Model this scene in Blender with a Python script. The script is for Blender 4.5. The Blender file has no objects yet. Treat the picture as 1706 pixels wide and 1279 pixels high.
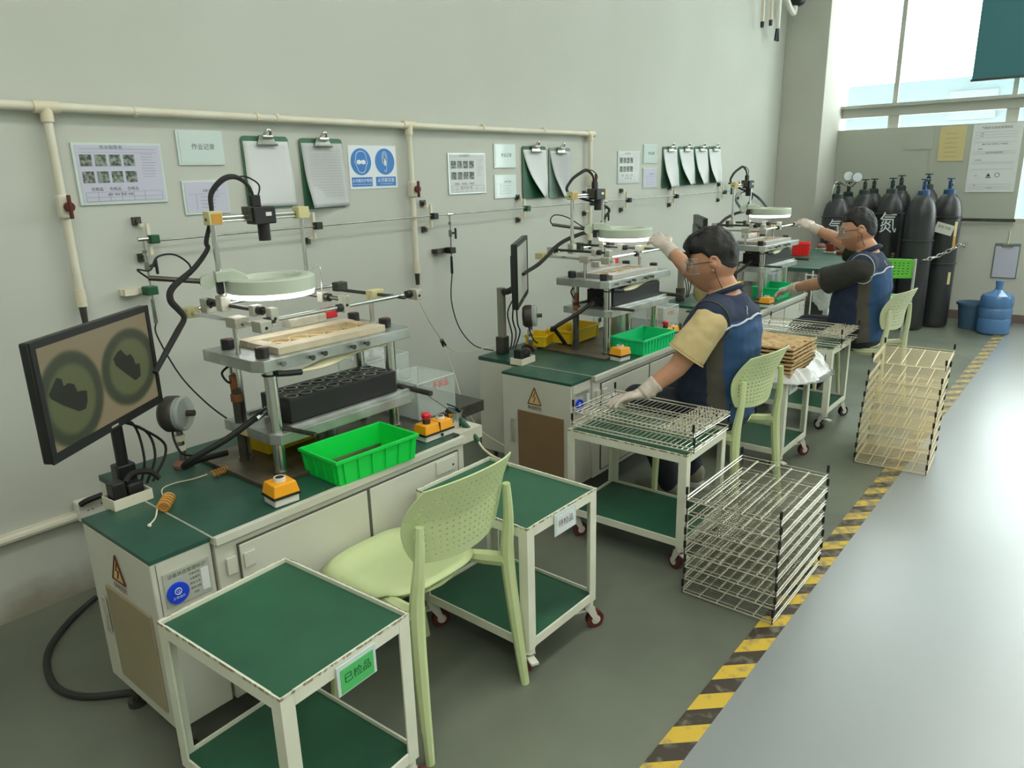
import bpy, math, random
import numpy as np
from mathutils import Vector, Matrix

random.seed(7)
PI = math.pi
SC = bpy.context.scene
COL = SC.collection

# ------------------------------------------------------------------ camera, world, lights, exposure
CAM = Vector((0.0, -3.07, 1.60))
FPX = 1222.38
def _basis(a, b, c):
    f = Vector((math.sin(a)*math.cos(b), math.cos(a)*math.cos(b), -math.sin(b)))
    r = Vector((math.cos(a), -math.sin(a), 0)); u = r.cross(f)
    return r*math.cos(c)+u*math.sin(c), -r*math.sin(c)+u*math.cos(c), f
RR, UU, FF = _basis(0.8790541302136127, 0.2782359489471104, -0.025506007195871448)
cd = bpy.data.cameras.new('camera'); cam = bpy.data.objects.new('camera', cd); COL.objects.link(cam)
cam.matrix_world = Matrix(((RR.x, UU.x, -FF.x, CAM.x), (RR.y, UU.y, -FF.y, CAM.y), (RR.z, UU.z, -FF.z, CAM.z), (0, 0, 0, 1)))
cd.sensor_width = 36.0; cd.lens = FPX/1706*36.0; cd.clip_start = 0.05
SC.camera = cam
SC.view_settings.view_transform = 'Standard'; SC.view_settings.look = 'None'
SC.view_settings.gamma = 1.0; SC.view_settings.use_curve_mapping = False
SC.view_settings.exposure = 0.0

world = bpy.data.worlds.new('sky'); SC.world = world; world.use_nodes = True
bg = world.node_tree.nodes['Background']; bg.inputs[0].default_value = (0.90, 1.0, 0.985, 1); bg.inputs[1].default_value = 9.0

def area(name, loc, rot, sx, sy, power, col):
    l = bpy.data.lights.new(name, 'AREA'); l.shape = 'RECTANGLE'; l.size = sx; l.size_y = sy; l.energy = power; l.color = col
    o = bpy.data.objects.new(name, l); COL.objects.link(o); o.location = loc; o.rotation_euler = rot
    return o
WARM = (1.0, 0.99, 0.92)
area('unseen_ceiling_light', (1.5, -2.6, 4.3), (0, 0, 0), 5.0, 0.5, 70, WARM)
area('unseen_ceiling_light', (2.0, -5.6, 4.3), (0, 0, 0), 6.0, 0.5, 92, WARM)
area('unseen_ceiling_light', (6.6, -3.2, 4.3), (0, 0, 0), 3.5, 0.5, 44, WARM)
area('unseen_ceiling_light', (-1.2, -5.0, 4.3), (0, 0, 0), 0.5, 5.0, 54, WARM)  # unseen fill light added behind the camera to brighten the foreground
# ------------------------------------------------------------------ inverse projection used to lay things out on real planes
def ray(px, py):
    return (FF*FPX + RR*(px-853) - UU*(py-639.5)).normalized()
def AZ(px, py, z):
    d = ray(px, py); return CAM + d*((z-CAM.z)/d.z)
def AY(px, py, y):
    d = ray(px, py); return CAM + d*((y-CAM.y)/d.y)
def AX(px, py, x):
    d = ray(px, py); return CAM + d*((x-CAM.x)/d.x)

# ------------------------------------------------------------------ materials
def lin(c):
    c = c/255.0
    return c/12.92 if c <= 0.04045 else ((c+0.055)/1.055)**2.4
def RGB(rgb, k=1.0):
    return tuple(min(0.9, lin(c)*k) for c in rgb) + (1.0,)
MATS = {}
def mat(name, rgb, rough=0.5, metal=0.0, k=1.0, rgb2=None, scale=6.0, amt=0.5, bump=0.0, bscale=60.0, spec=0.5, trans=0.0, alpha=1.0, emit=None, estr=0.0, coat=0.0, coatr=0.03, lo=0.35, hi=0.65, rough2=None):
    m = bpy.data.materials.new(name); m.use_nodes = True
    nt = m.node_tree; b = nt.nodes['Principled BSDF']
    b.inputs['Base Color'].default_value = RGB(rgb, k)
    b.inputs['Roughness'].default_value = rough; b.inputs['Metallic'].default_value = metal
    b.inputs['Specular IOR Level'].default_value = spec
    b.inputs['Transmission Weight'].default_value = trans; b.inputs['Alpha'].default_value = alpha
    b.inputs['Coat Weight'].default_value = coat; b.inputs['Coat Roughness'].default_value = coatr
    tc = None
    if rgb2 is not None or bump or rough2 is not None:
        tc = nt.nodes.new('ShaderNodeTexCoord')
    if rgb2 is not None or rough2 is not None:
        nz = nt.nodes.new('ShaderNodeTexNoise'); nz.inputs['Scale'].default_value = scale; nz.inputs['Detail'].default_value = 6
        nt.links.new(tc.outputs['Object'], nz.inputs['Vector'])
        cr = nt.nodes.new('ShaderNodeMapRange'); cr.inputs[1].default_value = lo; cr.inputs[2].default_value = hi; cr.inputs[4].default_value = amt
        nt.links.new(nz.outputs['Fac'], cr.inputs[0])
        if rgb2 is not None:
            mx = nt.nodes.new('ShaderNodeMix'); mx.data_type = 'RGBA'
            mx.inputs[6].default_value = RGB(rgb, k); mx.inputs[7].default_value = RGB(rgb2, k)
            nt.links.new(cr.outputs[0], mx.inputs[0]); nt.links.new(mx.outputs[2], b.inputs['Base Color'])
        if rough2 is not None:
            mr = nt.nodes.new('ShaderNodeMapRange'); mr.inputs[1].default_value = 0; mr.inputs[2].default_value = 1
            mr.inputs[3].default_value = rough; mr.inputs[4].default_value = rough2
            nt.links.new(cr.outputs[0], mr.inputs[0]); nt.links.new(mr.outputs[0], b.inputs['Roughness'])
    if bump:
        nb = nt.nodes.new('ShaderNodeTexNoise'); nb.inputs['Scale'].default_value = bscale; nb.inputs['Detail'].default_value = 3
        nt.links.new(tc.outputs['Object'], nb.inputs['Vector'])
        bp = nt.nodes.new('ShaderNodeBump'); bp.inputs['Strength'].default_value = bump; bp.inputs['Distance'].default_value = 0.004
        nt.links.new(nb.outputs['Fac'], bp.inputs['Height']); nt.links.new(bp.outputs['Normal'], b.inputs['Normal'])
    if emit is not None:
        b.inputs['Emission Color'].default_value = RGB(emit); b.inputs['Emission Strength'].default_value = estr
    MATS[name] = m
    return m

mat('wall_paint', (199, 203, 194), 0.8, rgb2=(190, 193, 182), scale=1.1, amt=0.6, bump=0.15, bscale=9)
mat('pillar_paint', (196, 196, 186), 0.8, rgb2=(184, 184, 174), scale=1.5)
mat('far_wall_paint', (205, 206, 194), 0.8)
mat('ceiling_paint', (225, 228, 220), 0.9)
mat('concrete_floor', (120, 126, 112), 0.28, rgb2=(96, 101, 89), scale=1.3, amt=0.9, rough2=0.42, bump=0.02, bscale=15)
mat('lane_floor', (134, 141, 141), 0.34, rgb2=(126, 133, 134), scale=1.0, rough2=0.44, spec=1.0, coat=1.0, coatr=0.32)
mat('window_frame', (176, 178, 168), 0.4)
mat('panel_grey', (176, 180, 168), 0.6)
mat('blind_teal', (66, 120, 126), 0.8, k=0.9)
mat('ppr_pipe', (224, 222, 204), 0.45, rgb2=(212, 205, 180), scale=8)
mat('ppr_fitting', (222, 214, 188), 0.45)
mat('maroon_handle', (92, 34, 26), 0.5)
mat('chrome', (212, 214, 210), 0.22, 1.0)
mat('steel', (168, 172, 164), 0.33, 1.0, rgb2=(120, 122, 114), scale=14, amt=0.7)
mat('steel_plate', (196, 202, 198), 0.38, 0.75, rgb2=(150, 154, 146), scale=9, amt=0.8, bump=0.05)
mat('steel_dark', (94, 94, 86), 0.45, 0.8, rgb2=(60, 58, 52), scale=20)
mat('oily_plate', (120, 112, 96), 0.42, 0.5, rgb2=(84, 76, 62), scale=9, amt=0.9)
mat('alu_clamp', (196, 196, 182), 0.45, 0.35, rgb2=(160, 156, 138), scale=30, amt=0.6)
mat('yellow_clamp', (206, 200, 148), 0.5)
mat('tape_amber', (198, 150, 62), 0.4)
mat('black_plastic', (30, 31, 31), 0.42)
mat('black_rubber', (24, 25, 24), 0.6)
mat('dark_mesh', (46, 46, 44), 0.8, bump=0.8, bscale=300)
mat('green_top', (40, 84, 68), 0.36, rgb2=(34, 68, 58), scale=5, amt=0.8, k=1.15, rough2=0.5)
mat('green_mat', (36, 88, 62), 0.45, rgb2=(30, 68, 52), scale=3.2, amt=0.8, k=1.3, rough2=0.55)
mat('bench_paint', (205, 206, 194), 0.42, rgb2=(196, 194, 176), scale=3.0, amt=0.7)
mat('bench_seam', (84, 84, 74), 0.7)
mat('cart_paint', (228, 230, 212), 0.42, rgb2=(212, 214, 192), scale=9, amt=0.6)
mat('scuffed_edge', (150, 132, 108), 0.7, rgb2=(214, 218, 198), scale=60, lo=0.45, hi=0.55, amt=1.0)
mat('caster_fork', (214, 214, 202), 0.4)
mat('caster_maroon', (96, 38, 34), 0.45)
mat('caster_black', (40, 40, 40), 0.5)
mat('green_bin', (10, 184, 66), 0.40, k=1.35)
mat('jade_bin', (22, 196, 120), 0.42, k=1.3)
mat('red_bin', (222, 40, 34), 0.42, k=1.2)
mat('yellow_bin', (214, 182, 24), 0.45, k=1.2)
mat('orange_box', (240, 150, 20), 0.42, k=1.25)
mat('red_button', (196, 30, 44), 0.35, k=1.2)
mat('white_plastic', (222, 222, 212), 0.4)
mat('cream_plastic', (226, 222, 200), 0.45)
mat('lamp_green', (190, 202, 184), 0.35)
mat('lamp_glow', (255, 255, 255), 0.5, emit=(255, 255, 252), estr=5.0)
mat('clear_glass', (235, 245, 242), 0.03, trans=1.0, spec=0.4)
mat('chair_green', (196, 210, 158), 0.42, rgb2=(188, 202, 148), scale=5, k=1.12)
mat('chair_pale', (196, 202, 164), 0.48, k=1.1)
mat('chair_lime', (112, 206, 72), 0.45, k=1.15)
mat('chair_frame_grey', (186, 192, 184), 0.4)
mat('paper', (218, 222, 222), 0.7)
mat('paper_lilac', (198, 200, 218), 0.35)
mat('paper_grey', (196, 200, 200), 0.7)
mat('paper_yellow', (206, 192, 140), 0.7)
mat('film', (206, 222, 218), 0.16, coat=0.5)
mat('ink', (66, 70, 74), 0.7)
mat('ink_soft', (150, 154, 160), 0.7)
mat('photo_print', (66, 80, 70), 0.5, rgb2=(150, 160, 150), scale=70, lo=0.4, hi=0.6, amt=1.0)
mat('clip_board', (64, 112, 86), 0.45)
mat('clip_board_dark', (20, 84, 52), 0.45)
mat('clip_board_grey', (110, 136, 126), 0.45)
mat('sign_blue', (24, 104, 176), 0.4, k=1.3)
mat('sign_white', (224, 232, 236), 0.4)
mat('royal_blue', (16, 60, 196), 0.35, k=1.2)
mat('tag_green', (72, 176, 96), 0.3, k=1.2)
mat('warn_yellow', (216, 188, 128), 0.5)
mat('gauge_body', (150, 150, 138), 0.35, 0.5)
mat('gauge_dark', (60, 58, 50), 0.5)
mat('gauge_glass', (196, 204, 198), 0.12, alpha=0.6)
mat('rust_base', (140, 98, 82), 0.8, rgb2=(104, 76, 64), scale=30)
mat('copper', (150, 96, 66), 0.4, 0.6)
mat('coil_amber', (196, 142, 66), 0.3)
mat('wire_cream', (222, 214, 180), 0.5)
mat('tan_panel', (162, 150, 120), 0.35, rgb2=(144, 130, 100), scale=5)
mat('brown_panel', (138, 112, 82), 0.35, rgb2=(120, 98, 70), scale=5)
mat('wood_fixture', (198, 190, 164), 0.5, rgb2=(176, 160, 130), scale=12, amt=0.7)
mat('wood_red', (188, 158, 124), 0.6, rgb2=(196, 182, 154), scale=14)
mat('alu_fixture', (176, 172, 164), 0.4, 0.5)
mat('gold_ring', (206, 192, 146), 0.3, 0.5)
mat('screen_base', (120, 110, 80), 0.25)
mat('tray_wire', (232, 228, 212), 0.25, 0.6)
mat('tray_wire_warm', (222, 208, 168), 0.35, 0.5)
mat('tray_wire_fine', (140, 138, 124), 0.35, 0.7)
mat('cardboard', (200, 172, 122), 0.85, rgb2=(168, 134, 88), scale=18, amt=0.8)
mat('copper_part', (128, 74, 58), 0.35, 0.6)
mat('bag', (224, 228, 226), 0.18, alpha=0.72, bump=0.9, bscale=26)
mat('bag_clear', (224, 230, 228), 0.12, alpha=0.42, bump=0.9, bscale=40)
mat('acrylic', (226, 238, 232), 0.06, alpha=0.20)
mat('acrylic_edge', (214, 230, 224), 0.15, alpha=0.75)
mat('cylinder_black', (52, 54, 56), 0.32, rgb2=(40, 42, 46), scale=7)
mat('cylinder_blue', (44, 78, 120), 0.45)
mat('valve_dark', (52, 66, 64), 0.4, 0.4)
mat('chain_steel', (190, 190, 184), 0.35, 0.9)
mat('bucket_blue', (66, 96, 124), 0.45, k=1.1)
mat('bottle_blue', (86, 132, 186), 0.12, alpha=0.88, coat=0.4)
mat('skin', (196, 146, 116), 0.5, rgb2=(186, 132, 104), scale=14, k=1.0)
mat('hair', (20, 18, 17), 0.42, bump=1.0, bscale=260)
mat('glove', (226, 216, 204), 0.35, alpha=0.78, bump=0.5, bscale=90)
mat('vest_navy', (34, 46, 72), 0.85, k=1.0, bump=0.3, bscale=30)
mat('vest_blue', (42, 76, 116), 0.85, k=1.1, bump=0.3, bscale=30)
mat('vest_grey', (84, 80, 72), 0.85)
mat('piping_white', (196, 206, 212), 0.6)
mat('tee_tan', (206, 186, 136), 0.85, bump=0.25, bscale=25)
mat('tee_dark', (52, 54, 48), 0.85)
mat('trousers', (34, 38, 48), 0.85)
mat('jeans', (48, 78, 108), 0.85)
mat('shoe', (136, 132, 118), 0.6)
mat('shoe_sole', (196, 196, 186), 0.6)
mat('glasses_clear', (230, 236, 232), 0.06, alpha=0.07)
mat('glasses_frame', (96, 60, 52), 0.4)
mat('tape_yellow', (214, 178, 50), 0.5)
mat('hose_dark', (44, 42, 42), 0.45)
mat('outside_building', (76, 90, 94), 0.9)
mat('outside_window', (84, 92, 94), 0.9)
mat('skirting_red', (120, 104, 100), 0.6)

# screen picture: two soft dark rings with an irregular dark part inside, on khaki
def screen_material():
    m = bpy.data.materials.new('screen_picture'); m.use_nodes = True; nt = m.node_tree; L = nt.links.new
    b = nt.nodes['Principled BSDF']; b.inputs['Roughness'].default_value = 0.35; b.inputs['Base Color'].default_value = (0.02, 0.02, 0.02, 1)
    tc = nt.nodes.new('ShaderNodeTexCoord')
    nz = nt.nodes.new('ShaderNodeTexNoise'); nz.inputs['Scale'].default_value = 9; L(tc.outputs['UV'], nz.inputs['Vector'])
    def ring(cx, cy, rx, ry, r0, r1, soft):
        mp = nt.nodes.new('ShaderNodeMapping'); mp.inputs['Location'].default_value = (-cx/rx, -cy/ry, 0); mp.inputs['Scale'].default_value = (1/rx, 1/ry, 0)
        L(tc.outputs['UV'], mp.inputs['Vector'])
        ln = nt.nodes.new('ShaderNodeVectorMath'); ln.operation = 'LENGTH'; L(mp.outputs['Vector'], ln.inputs[0])
        a = nt.nodes.new('ShaderNodeMapRange'); a.interpolation_type = 'SMOOTHSTEP'; a.inputs[1].default_value = r1; a.inputs[2].default_value = r1+soft; a.inputs[3].default_value = 1; a.inputs[4].default_value = 0
        L(ln.outputs['Value'], a.inputs[0])
        c = nt.nodes.new('ShaderNodeMapRange'); c.interpolation_type = 'SMOOTHSTEP'; c.inputs[1].default_value = r0-soft; c.inputs[2].default_value = r0
        L(ln.outputs['Value'], c.inputs[0])
        mu = nt.nodes.new('ShaderNodeMath'); mu.operation = 'MULTIPLY'; L(a.outputs[0], mu.inputs[0]); L(c.outputs[0], mu.inputs[1])
        return mu.outputs[0], a.outputs[0]
    prev = None
    base = RGB((128, 118, 88)); inner = RGB((84, 92, 56)); dark = RGB((50, 58, 38))
    col = nt.nodes.new('ShaderNodeRGB'); col.outputs[0].default_value = base; prev = col.outputs[0]
    for (cx, cy, rx, ry) in ((0.205, 0.42, 0.265, 0.47), (0.755, 0.475, 0.285, 0.42)):
        rg, disc = ring(cx, cy, rx, ry, 0.80, 0.90, 0.16)
        m1 = nt.nodes.new('ShaderNodeMix'); m1.data_type = 'RGBA'; L(disc, m1.inputs[0]); L(prev, m1.inputs[6]); m1.inputs[7].default_value = inner
        m2 = nt.nodes.new('ShaderNodeMix'); m2.data_type = 'RGBA'; L(rg, m2.inputs[0]); L(m1.outputs[2], m2.inputs[6]); m2.inputs[7].default_value = dark
        prev = m2.outputs[2]
    b.inputs['Emission Strength'].default_value = 0.72
    L(prev, b.inputs['Emission Color'])
    return m
MATS['screen_picture'] = screen_material()
mat('screen_dark_part', (20, 22, 20), 0.4, emit=(32, 36, 28), estr=0.7)

def wall_dirt(name):
    m = MATS[name]; nt = m.node_tree; L = nt.links.new; b = nt.nodes['Principled BSDF']
    tc = nt.nodes.new('ShaderNodeTexCoord'); sx = nt.nodes.new('ShaderNodeSeparateXYZ'); L(tc.outputs['Object'], sx.inputs[0])
    nz = nt.nodes.new('ShaderNodeTexNoise'); nz.inputs['Scale'].default_value = 5; nz.inputs['Detail'].default_value = 8; L(tc.outputs['Object'], nz.inputs['Vector'])
    mm = nt.nodes.new('ShaderNodeMath'); mm.operation = 'MULTIPLY_ADD'; mm.inputs[1].default_value = -3.0; L(sx.outputs[2], mm.inputs[0]); L(nz.outputs['Fac'], mm.inputs[2])
    r = nt.nodes.new('ShaderNodeMapRange'); r.inputs[1].default_value = .10; r.inputs[2].default_value = .55; r.inputs[4].default_value = .75; L(mm.outputs[0], r.inputs[0])
    src = b.inputs['Base Color'].links[0].from_socket
    mx = nt.nodes.new('ShaderNodeMix'); mx.data_type = 'RGBA'; L(r.outputs[0], mx.inputs[0]); L(src, mx.inputs[6]); mx.inputs[7].default_value = RGB((132, 122, 100)); L(mx.outputs[2], b.inputs['Base Color'])
wall_dirt('wall_paint')
def tape_material():
    m = bpy.data.materials.new('hazard_tape'); m.use_nodes = True; nt = m.node_tree; L = nt.links.new
    b = nt.nodes['Principled BSDF']; b.inputs['Roughness'].default_value = 0.5
    tc = nt.nodes.new('ShaderNodeTexCoord'); sx = nt.nodes.new('ShaderNodeSeparateXYZ'); L(tc.outputs['Object'], sx.inputs[0])
    a = nt.nodes.new('ShaderNodeMath'); a.operation = 'MULTIPLY_ADD'; a.inputs[1].default_value = 1.0; L(sx.outputs[1], a.inputs[0]); L(sx.outputs[0], a.inputs[2])
    a.inputs[1].default_value = 0.95
    f = nt.nodes.new('ShaderNodeMath'); f.operation = 'MULTIPLY'; f.inputs[1].default_value = 1/0.178; L(a.outputs[0], f.inputs[0])
    g = nt.nodes.new('ShaderNodeMath'); g.operation = 'FRACT'; L(f.outputs[0], g.inputs[0])
    h = nt.nodes.new('ShaderNodeMath'); h.operation = 'GREATER_THAN'; h.inputs[1].default_value = 0.5; L(g.outputs[0], h.inputs[0])
    nz = nt.nodes.new('ShaderNodeTexNoise'); nz.inputs['Scale'].default_value = 26; L(tc.outputs['Object'], nz.inputs['Vector'])
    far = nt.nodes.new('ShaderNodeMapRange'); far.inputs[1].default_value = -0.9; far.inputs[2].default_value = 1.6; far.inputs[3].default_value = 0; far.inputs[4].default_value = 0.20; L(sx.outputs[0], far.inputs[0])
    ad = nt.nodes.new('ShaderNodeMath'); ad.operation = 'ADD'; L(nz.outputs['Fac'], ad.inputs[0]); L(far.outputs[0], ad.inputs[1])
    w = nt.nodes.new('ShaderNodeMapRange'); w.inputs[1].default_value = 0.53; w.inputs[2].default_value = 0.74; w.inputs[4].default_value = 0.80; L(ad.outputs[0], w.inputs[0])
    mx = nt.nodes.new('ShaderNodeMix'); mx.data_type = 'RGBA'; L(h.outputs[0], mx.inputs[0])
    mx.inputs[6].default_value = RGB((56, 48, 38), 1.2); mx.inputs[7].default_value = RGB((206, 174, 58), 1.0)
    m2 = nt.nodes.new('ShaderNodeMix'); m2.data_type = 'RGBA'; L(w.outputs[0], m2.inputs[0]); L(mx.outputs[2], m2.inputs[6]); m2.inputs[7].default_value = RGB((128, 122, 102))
    L(m2.outputs[2], b.inputs['Base Color'])
    return m
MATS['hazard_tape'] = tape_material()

# ------------------------------------------------------------------ builders
ORG = {}
def V(*a): return Vector(a)
class MB:
    def __init__(s): s.v = []; s.f = []; s.mi = []; s.cur = 0
    def add(s, vs, fs):
        n = len(s.v); s.v += [tuple(p) for p in vs]; s.f += [tuple(i+n for i in f) for f in fs]; s.mi += [s.cur]*len(fs); return s
    def bb(s, x0, x1, y0, y1, z0, z1):
        vs = [(x0,y0,z0),(x1,y0,z0),(x1,y1,z0),(x0,y1,z0),(x0,y0,z1),(x1,y0,z1),(x1,y1,z1),(x0,y1,z1)]
        return s.add(vs, [(3,2,1,0),(4,5,6,7),(0,1,5,4),(1,2,6,5),(2,3,7,6),(3,0,4,7)])
    def box(s, c, sz, R=None):
        c = Vector(c); h = Vector(sz)/2; vs = []
        for z in (-1, 1):
            for (x, y) in ((-1,-1),(1,-1),(1,1),(-1,1)):
                p = Vector((x*h.x, y*h.y, z*h.z))
                if R is not None: p = R @ p
                vs.append(c+p)
        return s.add(vs, [(3,2,1,0),(4,5,6,7),(0,1,5,4),(1,2,6,5),(2,3,7,6),(3,0,4,7)])
    def prism(s, poly, z0, z1):
        n = len(poly); vs = [(x,y,z0) for x,y in poly]+[(x,y,z1) for x,y in poly]
        fs = [tuple(range(n-1,-1,-1)), tuple(range(n,2*n))]+[(i,(i+1)%n,n+(i+1)%n,n+i) for i in range(n)]
        return s.add(vs, fs)
    def cyl(s, p0, p1, r, n=12, r2=None, caps=True):
        p0 = Vector(p0); p1 = Vector(p1); r2 = r if r2 is None else r2
        a = (p1-p0).normalized(); t = Vector((0,0,1)) if abs(a.z) < 0.9 else Vector((1,0,0))
        u = a.cross(t).normalized(); w = a.cross(u)
        vs = []
        for (p, rr) in ((p0, r), (p1, r2)):
            for i in range(n):
                q = 2*PI*i/n; vs.append(p+u*math.cos(q)*rr+w*math.sin(q)*rr)
        fs = [(i, n+i, n+(i+1)%n, (i+1)%n) for i in range(n)]
        if caps: fs += [tuple(range(n)), tuple(range(2*n-1, n-1, -1))]
        return s.add(vs, fs)
    def tube(s, pts, r, n=8, sub=0, closed=False, caps=True):
        pts = [Vector(p) for p in pts]; rs = r if isinstance(r, (list, tuple)) else [r]*len(pts)
        if sub: pts, rs = smooth_path(pts, rs, sub, closed)
        m = len(pts); vs = []; nrm = None
        for i in range(m):
            if closed: d = pts[(i+1)%m]-pts[i-1]
            else: d = pts[min(i+1,m-1)]-pts[max(i-1,0)]
            d.normalize()
            if nrm is None:
                t = Vector((0,0,1)) if abs(d.z) < 0.9 else Vector((1,0,0)); nrm = d.cross(t).normalized()
            else:
                nrm = (nrm-d*nrm.dot(d)); nrm = nrm.normalized() if nrm.length > 1e-6 else d.orthogonal().normalized()
            w = d.cross(nrm)
            for k in range(n):
                q = 2*PI*k/n; vs.append(pts[i]+nrm*math.cos(q)*rs[i]+w*math.sin(q)*rs[i])
        fs = []
        for i in range(m if closed else m-1):
            j = (i+1)%m
            for k in range(n): fs.append((i*n+k, i*n+(k+1)%n, j*n+(k+1)%n, j*n+k))
        if not closed and caps: fs += [tuple(range(n-1,-1,-1)), tuple(range((m-1)*n, m*n))]
        return s.add(vs, fs)
    def lathe(s, prof, c=(0,0,0), n=24, R=None, close=False):
        c = Vector(c); vs = []; m = len(prof)
        for (r, z) in prof:
            for i in range(n):
                q = 2*PI*i/n; p = Vector((r*math.cos(q), r*math.sin(q), z))
                if R is not None: p = R @ p
                vs.append(c+p)
        fs = []
        for j in range(m if close else m-1):
            jj = (j+1)%m
            for i in range(n): fs.append((j*n+i, j*n+(i+1)%n, jj*n+(i+1)%n, jj*n+i))
        if not close:
            if prof[0][0] > 1e-5: fs.append(tuple(range(n-1,-1,-1)))
            if prof[-1][0] > 1e-5: fs.append(tuple(range((m-1)*n, m*n)))
        return s.add(vs, fs)
    def sph(s, c, r, nu=16, nv=10, R=None):
        c = Vector(c); r = (r,r,r) if not isinstance(r, (tuple, list)) else r; vs = []; fs = []
        for j in range(nv+1):
            ph = PI*j/nv
            for i in range(nu):
                th = 2*PI*i/nu; p = Vector((r[0]*math.sin(ph)*math.cos(th), r[1]*math.sin(ph)*math.sin(th), r[2]*math.cos(ph)))
                if R is not None: p = R @ p
                vs.append(c+p)
        for j in range(nv):
            for i in range(nu): fs.append((j*nu+i, (j+1)*nu+i, (j+1)*nu+(i+1)%nu, j*nu+(i+1)%nu))
        return s.add(vs, fs)
    def quad(s, a, b, c, d): return s.add([a,b,c,d], [(0,1,2,3)])
    def build(s, name, mats, parent=None, smooth=True, bevel=0.0, kind=None, label=None, ang=35):
        vs = np.array([tuple(p) for p in s.v], dtype=float).reshape(-1,3)
        if parent is None:
            mn, mxx = vs.min(0), vs.max(0); o = np.array([(mn[0]+mxx[0])/2, (mn[1]+mxx[1])/2, mn[2]])
        else: o = np.array(ORG.get(parent.name, (0,0,0)))
        me = bpy.data.meshes.new(name); me.from_pydata((vs-o).tolist(), [], s.f)
        if not isinstance(mats, (list, tuple)): mats = [mats]
        for m in mats: me.materials.append(MATS[m])
        if len(mats) > 1: me.polygons.foreach_set('material_index', s.mi)
        me.update()
        if smooth:
            me.polygons.foreach_set('use_smooth', [True]*len(me.polygons)); me.set_sharp_from_angle(angle=math.radians(ang))
        ob = bpy.data.objects.new(name, me); COL.objects.link(ob)
        if parent is None: ob.location = o
        else: ob.parent = parent
        ORG[ob.name] = tuple(o)
        if bevel:
            b = ob.modifiers.new('bevel', 'BEVEL'); b.width = bevel; b.segments = 2; b.limit_method = 'ANGLE'; b.angle_limit = math.radians(50)
        if kind: ob['kind'] = kind
        if label: ob['label'] = label
        return ob
def smooth_path(pts, rs, sub, closed=False):
    out = []; ro = []; m = len(pts)
    for i in range(m if closed else m-1):
        g = (lambda k: pts[k%m]) if closed else (lambda k: pts[max(0, min(m-1, k))])
        p0, p1, p2, p3 = g(i-1), g(i), g(i+1), g(i+2)
        for k in range(sub):
            t = k/sub
            out.append(0.5*((2*p1)+(p2-p0)*t+(2*p0-5*p1+4*p2-p3)*t*t+(3*p1-p0-3*p2+p3)*t**3))
            ro.append(rs[i%m]*(1-t)+rs[(i+1)%m]*t)
    if not closed: out.append(pts[-1]); ro.append(rs[-1])
    return out, ro
def bb(*a): return MB().bb(*a)
def tag(o, label, cat, group=None):
    o['label'] = label; o['category'] = cat
    if group: o['group'] = group
    return o
def thing(name, label, cat, loc=(0,0,0), group=None):
    o = bpy.data.objects.new(name, None); COL.objects.link(o); o.location = loc; o.empty_display_size = 0.1
    ORG[o.name] = tuple(loc); return tag(o, label, cat, group)
def local(name, label, cat, group=None):
    """an Empty whose parts are written about (0,0,0); moved into place afterwards"""
    return thing(name, label, cat, (0,0,0), group)
def place(o, loc, rz=0.0, rx=0.0, ry=0.0): o.location = loc; o.rotation_euler = (rx, ry, rz); return o
def dup(root, label=None, loc=None, rz=None, group=None, delta=None, skip=()):
    def cp(o, par):
        c = o.copy(); COL.objects.link(c); c.parent = par
        for ch in list(o.children):
            if ch.name.split('.')[0] in skip: continue
            cp(ch, c)
        return c
    r = cp(root, None)
    if loc is not None: r.location = loc
    if delta is not None: r.location = root.location + Vector(delta)
    if rz is not None: r.rotation_euler = (r.rotation_euler[0], r.rotation_euler[1], rz)
    if label: r['label'] = label
    if group: r['group'] = group
    return r
def struct(o, name=None): o['kind'] = 'structure'; return o

def text(body, size, m, parent, origin, xdir, zdir, name='lettering', align='CENTER', depth=0.0004, sx=1.0):
    """flat lettering lying on a real surface; origin = centre, in the same coordinates as the parent's parts"""
    cu = bpy.data.curves.new('lettering', 'FONT'); cu.body = body; cu.size = size; cu.align_x = align; cu.align_y = 'CENTER'; cu.resolution_u = 2
    tmp = bpy.data.objects.new('tmp', cu); COL.objects.link(tmp)
    dg = bpy.context.evaluated_depsgraph_get(); dg.update()
    me = bpy.data.meshes.new_from_object(tmp.evaluated_get(dg)); bpy.data.objects.remove(tmp)
    X = Vector(xdir).normalized(); Z = Vector(zdir).normalized(); N = X.cross(Z)
    o = Vector(ORG.get(parent.name, (0,0,0))); org = Vector(origin)-o + N*depth
    for v in me.vertices: v.co = org + X*(v.co.x*sx) + Z*v.co.y
    me.materials.clear(); me.materials.append(MATS[m]); me.name = name
    ob = bpy.data.objects.new(name, me); COL.objects.link(ob); ob.parent = parent; ORG[ob.name] = tuple(o)
    return ob

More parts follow.
